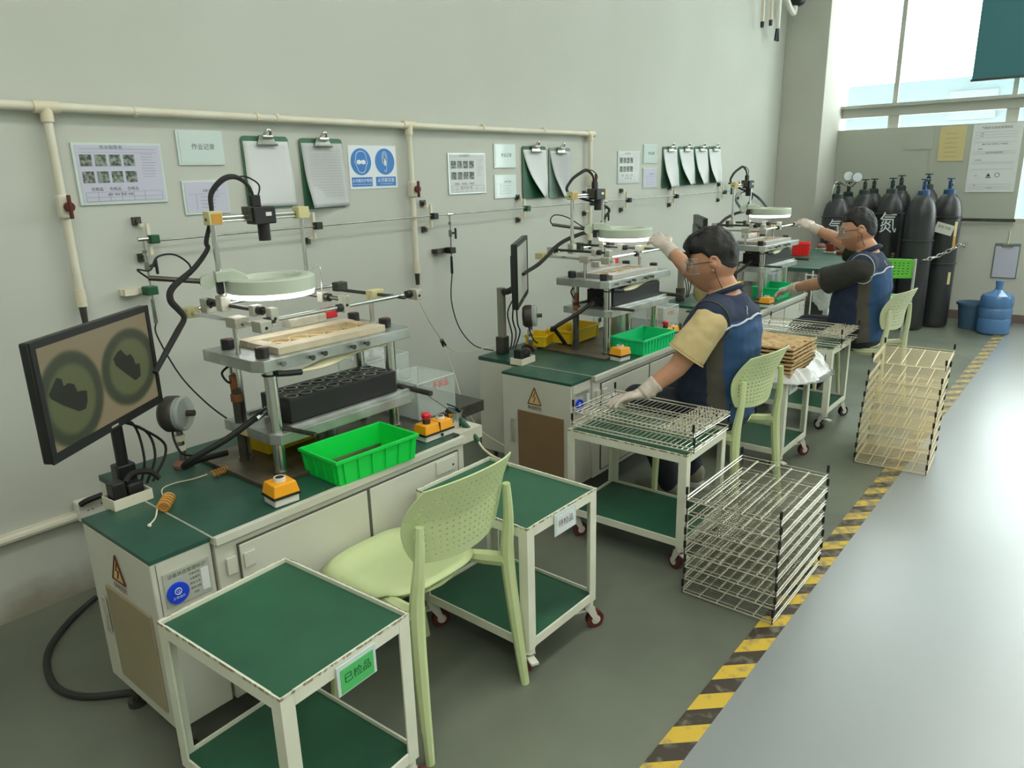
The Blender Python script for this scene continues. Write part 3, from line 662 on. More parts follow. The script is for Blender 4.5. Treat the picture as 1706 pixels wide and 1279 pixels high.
# ------------------------------------------------------------------ benches (written once for the nearest station, then repeated every 2 m)
ZB = .65
def make_bench(label):
    t = thing('steel_bench', label, 'bench', (1.4, -.9, 0), 'steel cabinet benches along the left wall')
    bx0, bx1, y0, y1 = .887, 1.905, -1.255, -.50
    MB().bb(bx0, bx1, y0+.012, y1, .12, .632).build('cabinet_body', 'bench_paint', t, smooth=False, bevel=.004)
    g = MB(); g.bb(bx0, bx1, y0-.002, y0+.016, .626, .6515); g.build('front_rim', 'bench_paint', t, smooth=False, bevel=.002)
    MB().bb(bx0, bx1-.04, y0+.012, y1, .632, ZB+.001).build('worktop_mat', 'green_top', t, smooth=False)
    MB().bb(bx1-.04, bx1, y0+.03, y1, .632, ZB+.001).build('end_strip', 'steel_dark', t, smooth=False)
    MB().bb(bx0-.006, bx0, y0, y1-.30, .632, ZB+.003).build('top_seam', 'alu_clamp', t, smooth=False)
    lx0 = .711
    MB().bb(lx0, bx0-.006, -1.235, -.815, .12, .640).build('side_cabinet', 'bench_paint', t, smooth=False, bevel=.004)
    MB().bb(lx0, bx0-.006, -1.237, -.813, .640, ZB+.002).build('side_top_mat', 'green_top', t, smooth=False)
    # end access panel, warning mark
    p = MB(); p.bb(lx0-.006, lx0, -1.195, -.915, .165, .472); pn = p.build('end_panel', 'tan_panel', t, smooth=False, bevel=.002)
    MB().bb(lx0-.009, lx0-.002, -.895, -.872, .30, .42).build('latch', 'alu_clamp', t, smooth=False, bevel=.002)
    x = lx0-.001; yc = -1.02; zc = .555
    w = MB().add([(x-.001, yc+.040, zc-.038), (x-.001, yc-.040, zc-.038), (x-.001, yc, zc+.045)], [(0, 2, 1)]); w.build('warning_label', 'warn_yellow', t, smooth=False)
    g = MB()
    for (a, b_) in (((.040,-.038),(-.040,-.038)), ((-.040,-.038),(0,.045)), ((0,.045),(.040,-.038))):
        g.cyl((x-.002, yc+a[0], zc+a[1]), (x-.002, yc+b_[0], zc+b_[1]), .0022, 5)
    g.tube([(x-.002, yc-.004, zc+.022), (x-.002, yc+.008, zc-.004), (x-.002, yc-.006, zc-.002), (x-.002, yc+.004, zc-.028)], .002, 5)
    g.build('warning_symbol', 'maroon_handle', t)
    text('有电危险', .021, 'maroon_handle', t, (x-.001, yc, zc-.060), (0,-1,0), (0,0,1), 'lettering')
    MB().bb(lx0+.014, lx0+.0155, -1.2362, -1.234, .125, .636).build('panel_joint', 'bench_seam', t, smooth=False)
    # front: status plate on the side cabinet, doors and a small drawer on the main cabinet
    yp = -1.2355
    MB().bb(.738, .868, yp-.003, yp, .498, .600).build('status_plate', 'panel_grey', t, smooth=False)
    text('设备状态管理标识', .0135, 'ink', t, (.803, yp-.003, .586), (1,0,0), (0,0,1), 'lettering')
    g = MB().cyl((.770, yp-.003, .535), (.770, yp-.010, .535), .030, 28); g.build('status_disc', 'royal_blue', t)
    g = MB().tube([(.770+.009*math.cos(a*PI/8), yp-.0105, .541+.009*math.sin(a*PI/8)) for a in range(16)], .0012, 5, closed=True); g.build('disc_emblem', 'sign_white', t)
    text('Q', .011, 'sign_white', t, (.770, yp-.0105, .541), (1,0,0), (0,0,1), 'lettering'); text('正常运行', .0085, 'sign_white', t, (.770, yp-.0105, .523), (1,0,0), (0,0,1), 'lettering')
    for k, wd in enumerate(('设备名称', '设备编号', '责任人员', '保养日期', '状态')): text(wd, .0075, 'ink', t, (.822, yp-.003, .571-.0145*k), (1,0,0), (0,0,1), 'lettering')
    MB().bb(.840, .862, yp-.0045, yp-.003, .508, .574).build('status_card', 'paper', t, smooth=False)
    for k, (a, b_) in enumerate(((.955, 1.425), (1.437, 1.865))):
        d = MB().bb(a, b_, y0+.004, y0+.014, .15, .600).build('door', 'bench_paint', t, smooth=False, bevel=.003)
        if k == 0:
            h = MB().box((a-.028, y0+.006, .548), (.030, .008, .052)).build('hinge', 'bench_paint', d, smooth=False, bevel=.001)
            MB().box((a+.026, y0+.001, .548), (.036, .006, .045)).build('hinge', 'bench_paint', d, smooth=False, bevel=.001)
        else:
            MB().bb(b_-.120, b_-.020, y0-.001, y0+.006, .540, .592).build('latch_plate', 'bench_paint', d, smooth=False, bevel=.001)
            MB().cyl((b_-.034, y0-.004, .56), (b_-.034, y0+.004, .56), .004, 8).build('latch_screw', 'steel_dark', d)
    g = MB().bb(.951, 1.869, y0+.006, y0+.0125, .146, .604); g.build('door_shadow_gap', 'bench_seam', t, smooth=False)
    for (x, y) in ((.75, -1.19), (.75, -.86), (1.86, -1.2), (1.86, -.55), (.95, -.55)):
        f = MB().cyl((x, y, 0), (x, y, .02), .028, 14); f.cyl((x, y, .02), (x, y, .12), .012, 10); f.build('levelling_foot', 'steel_dark', t)
    return t
B1 = make_bench('nearest steel cabinet bench with green top, beside the large black monitor')
B2 = dup(B1, 'middle steel cabinet bench with a dark brown end panel, behind a wire-tray cart', delta=(1.995, .05, 0))
for ch in B2.children:
    if ch.name.startswith('end_panel'): ch.data = ch.data.copy(); ch.data.materials[0] = MATS['brown_panel']
B3 = dup(B1, 'farthest steel cabinet bench, in front of the second worker', delta=(3.98, .03, 0), skip=('lettering',))

# ------------------------------------------------------------------ the column presses with their rod gantries
def hexnut(g, x, y, z0, h, r, rot=.2):
    poly = [(x+r*math.cos(rot+k*PI/3), y+r*math.sin(rot+k*PI/3)) for k in range(6)]; g.prism(poly, z0, z0+h)
def clampblock(parent, c, s, m='alu_clamp', hole='y', bush=None, name='rod_clamp'):
    k = MB().box(c, s).build(name, m, parent, bevel=.0025)
    c = Vector(c)
    if hole:
        d = {'x': V(1,0,0), 'y': V(0,1,0), 'z': V(0,0,1)}[hole]; e = {'x': s[0], 'y': s[1], 'z': s[2]}[hole]/2
        MB().cyl(c-d*(e+.0015)+V(0,0,-.004), c-d*(e-.002)+V(0,0,-.004), .0052, 10).build('clamp_screw', 'black_plastic', k)
    if bush:
        d = {'x': V(1,0,0), 'y': V(0,1,0), 'z': V(0,0,1)}[bush[0]]; q = Vector(bush[1])
        MB().cyl(q-d*.016, q+d*.016, .0145, 12).build('bushing', 'black_plastic', k)
    return k
def make_press(label, cable, zlow=.81, camx=1.457, die=True, upper_wood=True, postx=(1.282, 1.625)):
    t = thing('column_press', label, 'machine', (1.5, -.93, ZB), 'column presses with camera gantries on the benches')
    MB().bb(1.16, 1.86, -1.085, -.66, ZB+.001, ZB+.016).build('base_plate', 'oily_plate', t, smooth=False, bevel=.002)
    legs = ((1.253, -1.03), (1.253, -.82), (1.795, -.985), (1.795, -.80))
    for (x, y) in legs:
        l = MB().cyl((x, y, ZB+.016), (x, y, 1.022), .0205, 20).build('column', 'chrome', t)
        MB().lathe([(.0205, 0), (.026, 0), (.026, .012), (.0205, .012)], (x, y, ZB+.016), 16, close=True).build('column_collar', 'steel', l)
    def plate(x0, x1, y0, y1, z0, z1, c, name, m='steel_plate'):
        return MB().prism([(x0, y0+c), (x0+c*.55, y0), (x1-c*.5, y0), (x1, y0+c), (x1, y1), (x0, y1)], z0, z1).build(name, m, t, smooth=False, bevel=.002)
    lo = plate(1.222, 1.83, -1.07, -.76, zlow-.036, zlow, .035, 'lower_platen')
    MB().bb(1.2205, 1.2222, -.90, -.865, zlow-.032, zlow-.006).build('platen_label', 'warn_yellow', lo, smooth=False)
    for y in (-1.045, -.79):
        MB().bb(1.30, 1.86, y, y+.018, zlow, zlow+.010).build('slide_rail', 'steel_plate', lo, smooth=False, bevel=.001)
    MB().tube([(1.84, -.93, zlow+.008), (1.84, -1.15, zlow+.006)], .011, 8).build('slide_bar', 'steel_dark', lo)
    MB().tube([(1.28, -1.03, zlow+.006), (1.31, -1.16, zlow+.002)], .008, 8).build('slide_bar', 'steel_dark', lo)
    up = plate(1.193, 1.850, -1.065, -.735, 1.022, 1.060, .040, 'upper_plate')
    for (x, z, kind) in ((1.275, 1.043, 0), (1.385, 1.040, 1), (1.435, 1.044, 1), (1.555, 1.042, 1), (1.615, 1.043, 1)):
        s = MB(); s.cyl((x, -1.064, z), (x, -1.080, z), .0055, 8); s.cyl((x, -1.080, z), (x, -1.084, z), .0095, 6); s.build('side_bolt', 'steel' if kind == 0 else 'steel_dark', up)
    for (x, y) in ((1.243, -1.015), (1.250, -.80), (1.790, -.975), (1.800, -.78)):
        g = MB(); hexnut(g, x, y, 1.06, .034, .0235); w = g.build('column_nut', 'black_plastic', t, bevel=.003)
        MB().cyl((x, y, 1.094), (x, y, 1.0955), .012, 12).build('nut_bore', 'copper', w)
    fw, fr = ('wood_fixture', 'wood_red') if upper_wood else ('alu_fixture', 'alu_fixture')
    fx = MB().bb(1.29, 1.74, -1.035, -.975, 1.06, 1.084).build('fixture_rail', fw, t, smooth=False, bevel=.002)
    MB().bb(1.29, 1.74, -.86, -.80, 1.06, 1.084).build('fixture_rail', fw, t, smooth=False, bevel=.002)
    MB().bb(1.29, 1.335, -.975, -.86, 1.06, 1.082).build('fixture_end', fw, t, smooth=False, bevel=.002)
    MB().bb(1.70, 1.74, -.975, -.86, 1.06, 1.082).build('fixture_end', fr, t, smooth=False, bevel=.002)
    bed = MB().bb(1.335, 1.70, -.975, -.86, 1.06, 1.070).build('fixture_bed', fr, t, smooth=False)
    for k in range(5):
        MB().lathe([(.030, 0), (.036, 0), (.036, .008), (.030, .008)], (1.375+.072*k, -.918, 1.070), 20, close=True).build('fixture_ring', 'gold_ring', bed)
    # scale-like block and red tab at the back
    MB().bb(1.50, 1.66, -.80, -.74, 1.085, 1.118).build('back_block', 'alu_clamp', t, smooth=False, bevel=.004)
    MB().box((1.70, -.76, 1.108), (.06, .03, .040)).build('red_tab', 'red_button', t, bevel=.003)
    # die block with rows of ring recesses
    if die:
        d = MB().bb(1.318, 1.785, -1.022, -.85, zlow+.008, zlow+.088).build('die_block', 'black_plastic', t, smooth=False, bevel=.002)
        for i in range(8):
            for j in range(2):
                x = 1.352+.057*i; y = -.982+.085*j
                r_ = MB().lathe([(.018, 0), (.0245, 0), (.0245, .003), (.018, .003)], (x, y, zlow+.088), 18, close=True).build('die_ring', 'steel', d)
        for i in range(9):
            MB().cyl((1.324+.057*i, -.94, zlow+.088), (1.324+.057*i, -.94, zlow+.0905), .004, 6).build('die_screw', 'chrome', d)
        MB().bb(1.33, 1.78, -1.015, -.86, .978, 1.022).build('upper_die', 'black_plastic', t, smooth=False) if zlow > .85 else None
    MB().cyl((1.52, -.92, ZB+.016), (1.52, -.92, zlow-.036), .040, 20).build('ram_cylinder', 'steel_plate', t)
    # bundle of tubes under the upper plate
    cb = MB()
    for k in range(5):
        o = .009*k; cb.tube([(1.27, -1.045+o*.3, 1.012), (1.36, -1.06+o, .998-o*.2), (1.47, -1.055+o*.5, .995+o*.5), (1.60, -1.03, 1.008+o*.4), (1.72, -1.02-o, 1.015)], .0052, 5, sub=4)
    cb.build('tube_bundle', 'wire_cream', t, kind='stuff')
    MB().tube([(1.26, -1.06, 1.010), (1.30, -1.066, 1.004), (1.345, -1.066, .998)], .010, 8).build('bundle_sleeve', 'black_rubber', t)
    MB().tube([(1.253+.024*math.cos(a), -1.03+.024*math.sin(a), 1.004) for a in [k*PI/8 for k in range(16)]], .0025, 5, closed=True).build('cable_tie', 'black_plastic', t)
    MB().tube([(1.23, -.82, 1.005), (1.20, -.83, .99), (1.21, -.84, .96), (1.235, -.84, .95)], .004, 6, sub=4).build('cable_loop', 'black_rubber', t)
    MB().box((1.228, -.845, .955), (.02, .02, .05)).build('copper_fitting', 'copper', t, bevel=.003)
    MB().box((1.232, -.845, .90), (.03, .03, .03)).build('copper_fitting', 'copper', t, bevel=.003)
    MB().cyl((1.238, -.835, ZB+.02), (1.238, -.835, .93), .016, 10).build('manifold_pipe', 'steel_dark', t)
    # thick printed hose that feeds the ram from the left
    MB().tube([(1.30, -.93, zlow+.055), (1.22, -.95, zlow+.035), (1.13, -.93, zlow-.01), (1.03, -.88, zlow-.060), (1.025, -.84, zlow-.092), (1.09, -.80, zlow-.10), (1.20, -.79, ZB+.05)], .0105, 10, sub=6).build('pressure_hose', 'black_rubber', t)
    MB().tube([(1.31, -.93, zlow+.058), (1.23, -.95, zlow+.037)], .012, 8).build('hose_ferrule', 'chrome', t)
    # gantry: short posts, two cross rods along y, two long rods along x, inner rods, camera posts and bar
    zg = 1.165
    def rod(a, b_, r=.0062, m='chrome', name='gantry_rod'): return MB().tube([a, b_], r, 10).build(name, m, t)
    rod((1.225, -.905, 1.06), (1.225, -.905, zg), .0085, name='gantry_post'); rod((1.835, -.85, 1.06), (1.835, -.85, zg), .0085, name='gantry_post')
    rod((1.238, -.60, zg), (1.238, -1.035, zg), .0068); rod((1.858, -.61, zg), (1.858, -1.02, zg), .0068, 'steel_dark')
    rod((1.238, -1.005, zg+.004), (1.93, -.985, zg+.004), .0072); rod((1.26, -.56, zg+.004), (1.90, -.535, zg+.004), .0062)
    rod((1.290, -.60, zg+.032), (1.305, -1.00, zg+.030), .0072, 'steel_dark'); rod((1.600, -.60, zg+.032), (1.590, -1.0, zg+.030), .0072, 'steel_dark')
    clampblock(t, (1.236, -.905, zg), (.050, .060, .034), hole='y'); clampblock(t, (1.245, -1.030, zg-.002), (.042, .050, .036), hole='y')
    clampblock(t, (1.243, -.590, zg), (.045, .055, .034), 'yellow_clamp', hole='y'); clampblock(t, (1.858, -.85, zg), (.06, .040, .036), 'yellow_clamp', hole=None)
    clampblock(t, (1.928, -1.0, zg+.002), (.026, .050, .040), hole='y', bush=('x', (1.908, -.99, zg+.004)))
    clampblock(t, (1.885, -.60, zg+.008), (.050, .040, .036), 'steel_dark', hole=None)
    clampblock(t, (1.306, -.998, zg+.014), (.028, .030, .060), hole='y', bush=('x', (1.290, -1.0, zg+.002)))
    clampblock(t, (1.300, -.915, zg+.028), (.034, .030, .036), hole=None, bush=('y', (1.302, -.935, zg+.030)))
    clampblock(t, (1.596, -.995, zg+.014), (.028, .030, .060), hole='y', bush=('x', (1.580, -.995, zg+.002)))
    clampblock(t, (1.590, -.885, zg+.030), (.032, .030, .036), hole=None, bush=('y', (1.592, -.905, zg+.030)))
    clampblock(t, (1.292, -.625, zg+.020), (.036, .040, .050), hole='y', bush=('y', (1.292, -.648, zg+.032)))
    clampblock(t, (1.600, -.585, zg+.018), (.036, .040, .050), 'steel_dark', hole=None)
    zb = 1.486; xa, xb = postx
    rod((xa, -.75, zg+.03), (xa, -.75, zb), .0095, name='camera_post'); rod((xb, -.75, zg+.03), (xb, -.75, zb), .0075, name='camera_post')
    rod((xa-.02, -.75, zb), (xb+.02, -.75, zb), .0078, name='camera_bar'); rod((xa, -.755, zb-.012), (xb, -.755, zb-.012), .0045, name='camera_bar')
    clampblock(t, (xa, -.75, zg+.040), (.036, .036, .052), hole=None); clampblock(t, (xb, -.75, zg+.034), (.030, .030, .030), hole=None)
    k = clampblock(t, (xa+.002, -.752, zb), (.048, .040, .044), 'yellow_clamp', hole='x'); MB().box((xa+.004, -.7725, zb-.002), (.036, .002, .032)).build('clamp_tape', 'tape_amber', k, smooth=False)
    clampblock(t, (xb, -.752, zb), (.046, .040, .042), 'yellow_clamp', hole='x')
    c = MB().box((camx, -.760, zb), (.084, .056, .058)).build('camera_body', 'black_plastic', t, bevel=.004)
    MB().cyl((camx+.004, -.762, zb-.029), (camx+.004, -.762, zb-.086), .0205, 18).build('camera_lens', 'black_rubber', c)
    MB().box((camx+.012, -.789, zb+.004), (.022, .002, .013)).build('camera_label', 'white_plastic', c, smooth=False)
    MB().box((camx-.040, -.752, zb+.006), (.026, .050, .050)).build('camera_bracket', 'steel_dark', c, bevel=.003)
    MB().box((camx-.012, -.752, zb+.048), (.036, .020, .040)).build('camera_plug', 'black_rubber', c, bevel=.004)
    pts = [(camx-.016, -.752, zb+.060), (camx-.030, -.75, zb+.10), (camx-.070, -.745, zb+.128), (camx-.115, -.74, zb+.120), (xa+.022, -.725, zb+.075), (xa+.016, -.722, zb+.01)]+cable
    rs = [.0055, .0060, .0085, .0095, .0085, .0070]+[.0075, .0080, .0090, .0110, .0115, .0105, .0095, .0110, .0105, .0090, .0085, .008][:len(cable)]
    MB().tube(pts, rs, 8, sub=6).build('camera_cable', 'dark_mesh', t)
    MB().tube([(camx+.002, -.75, zb+.060), (camx+.012, -.75, zb+.10), (camx-.03, -.745, zb+.128), (camx-.07, -.742, zb+.126)], .0028, 6, sub=6).build('thin_cable', 'black_rubber', t)
    return t
CAB1 = [(1.267,-.722,1.412), (1.268,-.72,1.385), (1.219,-.71,1.328), (1.142,-.70,1.272), (1.129,-.70,1.233), (1.151,-.70,1.198), (1.165,-.70,1.168), (1.138,-.70,1.130), (1.085,-.715,1.075), (1.02,-.75,1.02)]
P1 = make_press('nearest column press with a black ring-pocket die block and wooden fixture', CAB1)
_P2 = lambda px, py, y=-.72: AY(px, py, y)-V(2.02, -.01, -.004)
CAB2 = [tuple(_P2(*p)) for p in ((1007, 345), (1004, 362), (988, 383), (966, 390), (940, 402), (923, 416), (915, 426), (900, 441), (884, 452), (876, 458))]
P2 = make_press('middle column press with raised lower platen, reached by the first worker', CAB2, .905, 1.53, True, False, (1.315, 1.60)); P2.location = Vector(P2.location)+V(2.02, -.01, -.004); P2.rotation_euler.z = -.05
P3 = dup(P2, 'farthest column press beside the red basket, reached by the second worker', delta=(2.06, -.03, 0))

# ------------------------------------------------------------------ ring lamps on arms
def make_lamp(label, c, arm, rz=0, knob=True):
    """c = centre of the ring; arm = end of the straight arm (world)"""
    t = thing('ring_lamp', label, 'lamp', c, 'round magnifier lamps over the presses'); x, y, z = c
    MB().lathe([(.104, .014), (.110, .022), (.144, .022), (.150, .017), (.150, -.026), (.104, -.026)], c, 56, close=True).build('housing', 'lamp_green', t)
    MB().lathe([(.100, -.026), (.148, -.026), (.142, -.044), (.106, -.044)], c, 48, close=True).build('light_ring', 'lamp_glow', t)
    MB().lathe([(0, .010), (.104, .004), (.104, -.004), (0, -.010)], c, 36).build('magnifier_lens', 'clear_glass', t)
    d = (Vector(arm)-Vector(c)); d.z = 0; d.normalize(); n = V(-d.y, d.x, 0)
    R = Matrix((d, n, V(0,0,1))).transposed()
    bk = MB(); q = Vector(c)
    pr_ = [(.180, .016), (.180, .050), (.120, .054), (.085, .036), (.075, .020), (.150, .016)]
    vs = [q+d*a_+n*(.034*s_)+V(0,0,z_) for s_ in (-1, 1) for a_, z_ in pr_]
    bk.add(vs, [tuple(range(6)), tuple(range(11, 5, -1))]+[(i, 6+i, 6+(i+1) % 6, (i+1) % 6) for i in range(6)]); bk.build('bracket', 'lamp_green', t, smooth=False, bevel=.003)
    MB().box(Vector(c)+d*.168+V(0,0,.002), (.020, .044, .055), R).build('hinge_block', 'black_plastic', t, bevel=.002)
    j = Vector(c)+d*.205+V(0,0,.018)
    k = MB().cyl(j-n*.020, j+n*.020, .024, 14).build('tilt_joint', 'lamp_green', t)
    MB().cyl(j-n*.026, j-n*.020, .008, 8).build('joint_screw', 'chrome', k)
    a = Vector(arm)
    MB().tube([j, a], .0085, 8).build('arm', 'steel_dark', t)
    return t, j, a, d
L1, j, a, d = make_lamp('nearest round magnifier lamp glowing over the nearest press', (1.440, -.80, 1.262), tuple(AY(247, 463, -.66)))
MB().tube([a, a+V(-.03,.0,.03), AY(250,450,-.66), AY(262,428,-.66), AY(290,424,-.66), AY(315,440,-.66), AY(318,458,-.67)], .0032, 6, sub=6).build('cable_loop', 'black_rubber', L1)
MB().tube([Vector((1.44+.135, -.84, 1.285)), (1.60,-.845,1.30), (1.615,-.85,1.29), (1.612,-.85,1.20)], .0022, 6, sub=3).build('wire_hook', 'chrome', L1)
L2, j, a, d = make_lamp('middle round magnifier lamp held by the first worker', (3.60, -.93, 1.278), tuple(AY(920, 374, -.62)))
MB().tube([a, AY(917,366,-.62), AY(925,358,-.62), AY(945,362,-.66), AY(968,376,-.75), j], .0034, 6, sub=6).build('cable_loop', 'black_rubber', L2)
L3, j, a, d = make_lamp('farthest round magnifier lamp held by the second worker', (5.66, -.97, 1.285), tuple(AY(1236, 355, -.8)))
MB().tube([j, AY(1238,352,-.8), AY(1225,330,-.6), AY(1240,318,-.5), AY(1262,328,-.6), AY(1280,348,-.8)], .011, 6, sub=3).build('folding_arm', 'valve_dark', L3)

# ------------------------------------------------------------------ monitors
def make_monitor(label, c, yaw, foot, on, w=.55, asp=1.72):
    """c = centre of the screen face; yaw turns it about z; foot = base of its post"""
    t = thing('monitor', label, 'monitor', foot, 'monitors on posts beside the presses')
    X = V(math.cos(yaw), math.sin(yaw), 0); Z = V(0,0,1); F = V(math.sin(yaw), -math.cos(yaw), 0)
    R = Matrix((X, -F, Z)).transposed(); c = Vector(c); h = w/asp; bz = .018
    MB().box(c-F*.014, (w, .026, h), R).build('casing', 'black_plastic', t, bevel=.005)
    MB().box(c-F*.034, (w*.6, .020, h*.6), R).build('back_cover', 'black_plastic', t, bevel=.006)
    for (dx, dz, sx, sz) in ((0, h/2-bz/2, w, bz), (0, -h/2+bz*.7, w, bz*1.4), (-w/2+bz/2, 0, bz, h-2*bz), (w/2-bz/2, 0, bz, h-2*bz)):
        MB().box(c+X*dx+Z*dz+F*.001, (sx, .006, sz), R).build('bezel', 'black_rubber', t, smooth=False)
    MB().box(c-Z*(h/2-.012)+F*.005, (.034, .001, .006), R).build('maker_mark', 'alu_clamp', t, smooth=False)
    a = c-X*(w/2-bz)-Z*(h/2-bz*1.4)+F*.0005; b_ = a+X*(w-2*bz); e = a+Z*(h-2.4*bz)
    s = MB().quad(a, b_, b_+(e-a), e).build('screen', 'screen_picture' if on else 'panel_grey', t, smooth=False)
    uv = s.data.uv_layers.new(name='UVMap')
    for i, q in enumerate(((0,0),(1,0),(1,1),(0,1))): uv.data[i].uv = q
    if on:
        sw = (b_-a); sh = (e-a)
        for poly in ([(.034,.554),(.085,.64),(.111,.676),(.147,.647),(.152,.571),(.19,.585),(.235,.548),(.248,.466),(.29,.455),(.325,.434),(.315,.33),(.289,.268),(.234,.272),(.12,.40),(.043,.508)],
                     [(.604,.63),(.65,.68),(.689,.696),(.715,.64),(.74,.602),(.775,.61),(.80,.55),(.81,.474),(.855,.464),(.85,.38),(.844,.322),(.782,.30),(.70,.42),(.613,.556)]):
            vs = [a+sw*u+sh*v+F*.0006 for u, v in poly]; MB().add(vs, [tuple(range(len(vs)))]).build('screen_part_image', 'screen_dark_part', s, smooth=False)  # irregular dark part shown in the screen picture
    f = Vector(foot); zt = c.z-.10; top = V(f.x, f.y, zt)
    MB().cyl(f, top, .018 if on else .024, 14).build('post', 'black_plastic' if on else 'gauge_body', t)
    bk = c-F*.045-Z*.09
    MB().tube([top+V(0,0,-.02), (top+bk)/2+V(0,0,-.02), bk], .017, 8, sub=3).build('arm', 'black_plastic', t)
    MB().box(bk+F*.004, (.09, .012, .09), R).build('mount_plate', 'black_plastic', t, bevel=.003)
    MB().box(f+V(0,0,.05), (.06, .05, .10)).build('clamp_foot', 'black_plastic' if on else 'steel_dark', t, bevel=.006)
    for k in range(3):
        MB().tube([bk-Z*.05+X*(.03*k+.01), f+V(.05+.03*k, -.01*k, .22-.03*k), f+V(.06+.035*k, -.02, .10), f+V(.03+.02*k, -.03, .02)], .0042, 6, sub=5).build('cable', 'black_rubber', t)
    return t
MC = (.825, -.87, 1.07)
T1 = make_monitor('large black monitor showing two dark rings, nearest the camera', MC, .633, (.885, -.725, ZB), True)
T2 = make_monitor('slim monitor seen nearly edge-on behind the middle bench corner', (3.01, -.667, 1.115), .572, (3.00, -.525, ZB), False)
T3 = dup(T2, 'small grey monitor back seen above the first worker, at the farthest bench', delta=(2.05, -.03, 0))

# ------------------------------------------------------------------ things lying on the benches
def button_box(label, loc, two=False, group='orange push-button boxes'):
    t = thing('button_box', label, 'control box', loc, group); x, y, z = loc
    w = .145 if two else .078
    MB().prism([(x-w/2, y-.034), (x-w/2, y+.034), (x+w/2, y+.034), (x+w/2, y-.034)][::-1], z+.026, z+.030)
    MB().bb(x-w/2+.003, x+w/2-.003, y-.032, y+.032, z, z+.028).build('base', 'white_plastic', t, smooth=False, bevel=.003)
    MB().bb(x-w/2-.001, x+w/2+.001, y-.036, y+.036, z+.022, z+.028).build('gasket', 'black_rubber', t, smooth=False)
    g = MB(); a = w/2; b_ = .036; n = 0
    vs = [(x-a, y-b_, z+.028), (x+a, y-b_, z+.028), (x+a, y+b_, z+.028), (x-a, y+b_, z+.028), (x-a+.007, y-b_+.006, z+.062), (x+a-.007, y-b_+.006, z+.062), (x+a-.007, y+b_-.006, z+.062), (x-a+.007, y+b_-.006, z+.062)]
    g.add(vs, [(3,2,1,0),(4,5,6,7),(0,1,5,4),(1,2,6,5),(2,3,7,6),(3,0,4,7)]); g.build('cover', 'orange_box', t, bevel=.003)
    xs = [x-.035, x+.035] if two else [x]
    if two:
        MB().cyl((x-.035, y, z+.062), (x-.035, y, z+.078), .015, 16).build('button_collar', 'steel_dark', t)
        MB().lathe([(0, .104), (.014, .103), (.019, .097), (.018, .088), (.013, .078), (0, .078)], (x-.035, y, z), 20).build('red_mushroom_button', 'red_button', t)
        MB().bb(x-.001, x+.001, y-.037, y+.037, z+.028, z+.0628).build('joint_line', 'black_rubber', t, smooth=False)
        MB().cyl((x+.010, y-.0365, z+.012), (x+.010, y-.030, z+.012), .006, 10).build('cable_gland', 'black_rubber', t)
    xb = xs[-1]
    c = MB().lathe([(.0165, .062), (.0165, .066), (.0155, .073), (.0125, .073), (.0125, .068), (.0, .068)], (xb, y, z), 20).build('button_ring', 'white_plastic', t)
    MB().cyl((xb, y, z+.066), (xb, y, z+.072), .012, 16).build('black_button', 'black_plastic', t)
    return t
bb1 = button_box('nearest orange push-button box at the bench front edge', (0, 0, 0)); place(bb1, (1.142, -1.195, ZB+.002), -.10); bb1.scale = (1.12, 1.12, 1.1)
bb2 = button_box('orange double box with a red mushroom button right of the nearest green bin', (0, 0, 0), True); place(bb2, (1.83, -1.165, ZB+.002), -.04)
dup(bb1, 'orange push-button box left of the middle jade bin', loc=(3.235, -1.13, ZB+.002), rz=-.15)
dup(bb2, 'orange double box behind the first worker elbow', loc=(3.86, -1.08, ZB+.002), rz=-.04)
dup(bb1, 'orange push-button box under the second worker near hand', loc=(5.12, -1.19, ZB+.002), rz=-.1)

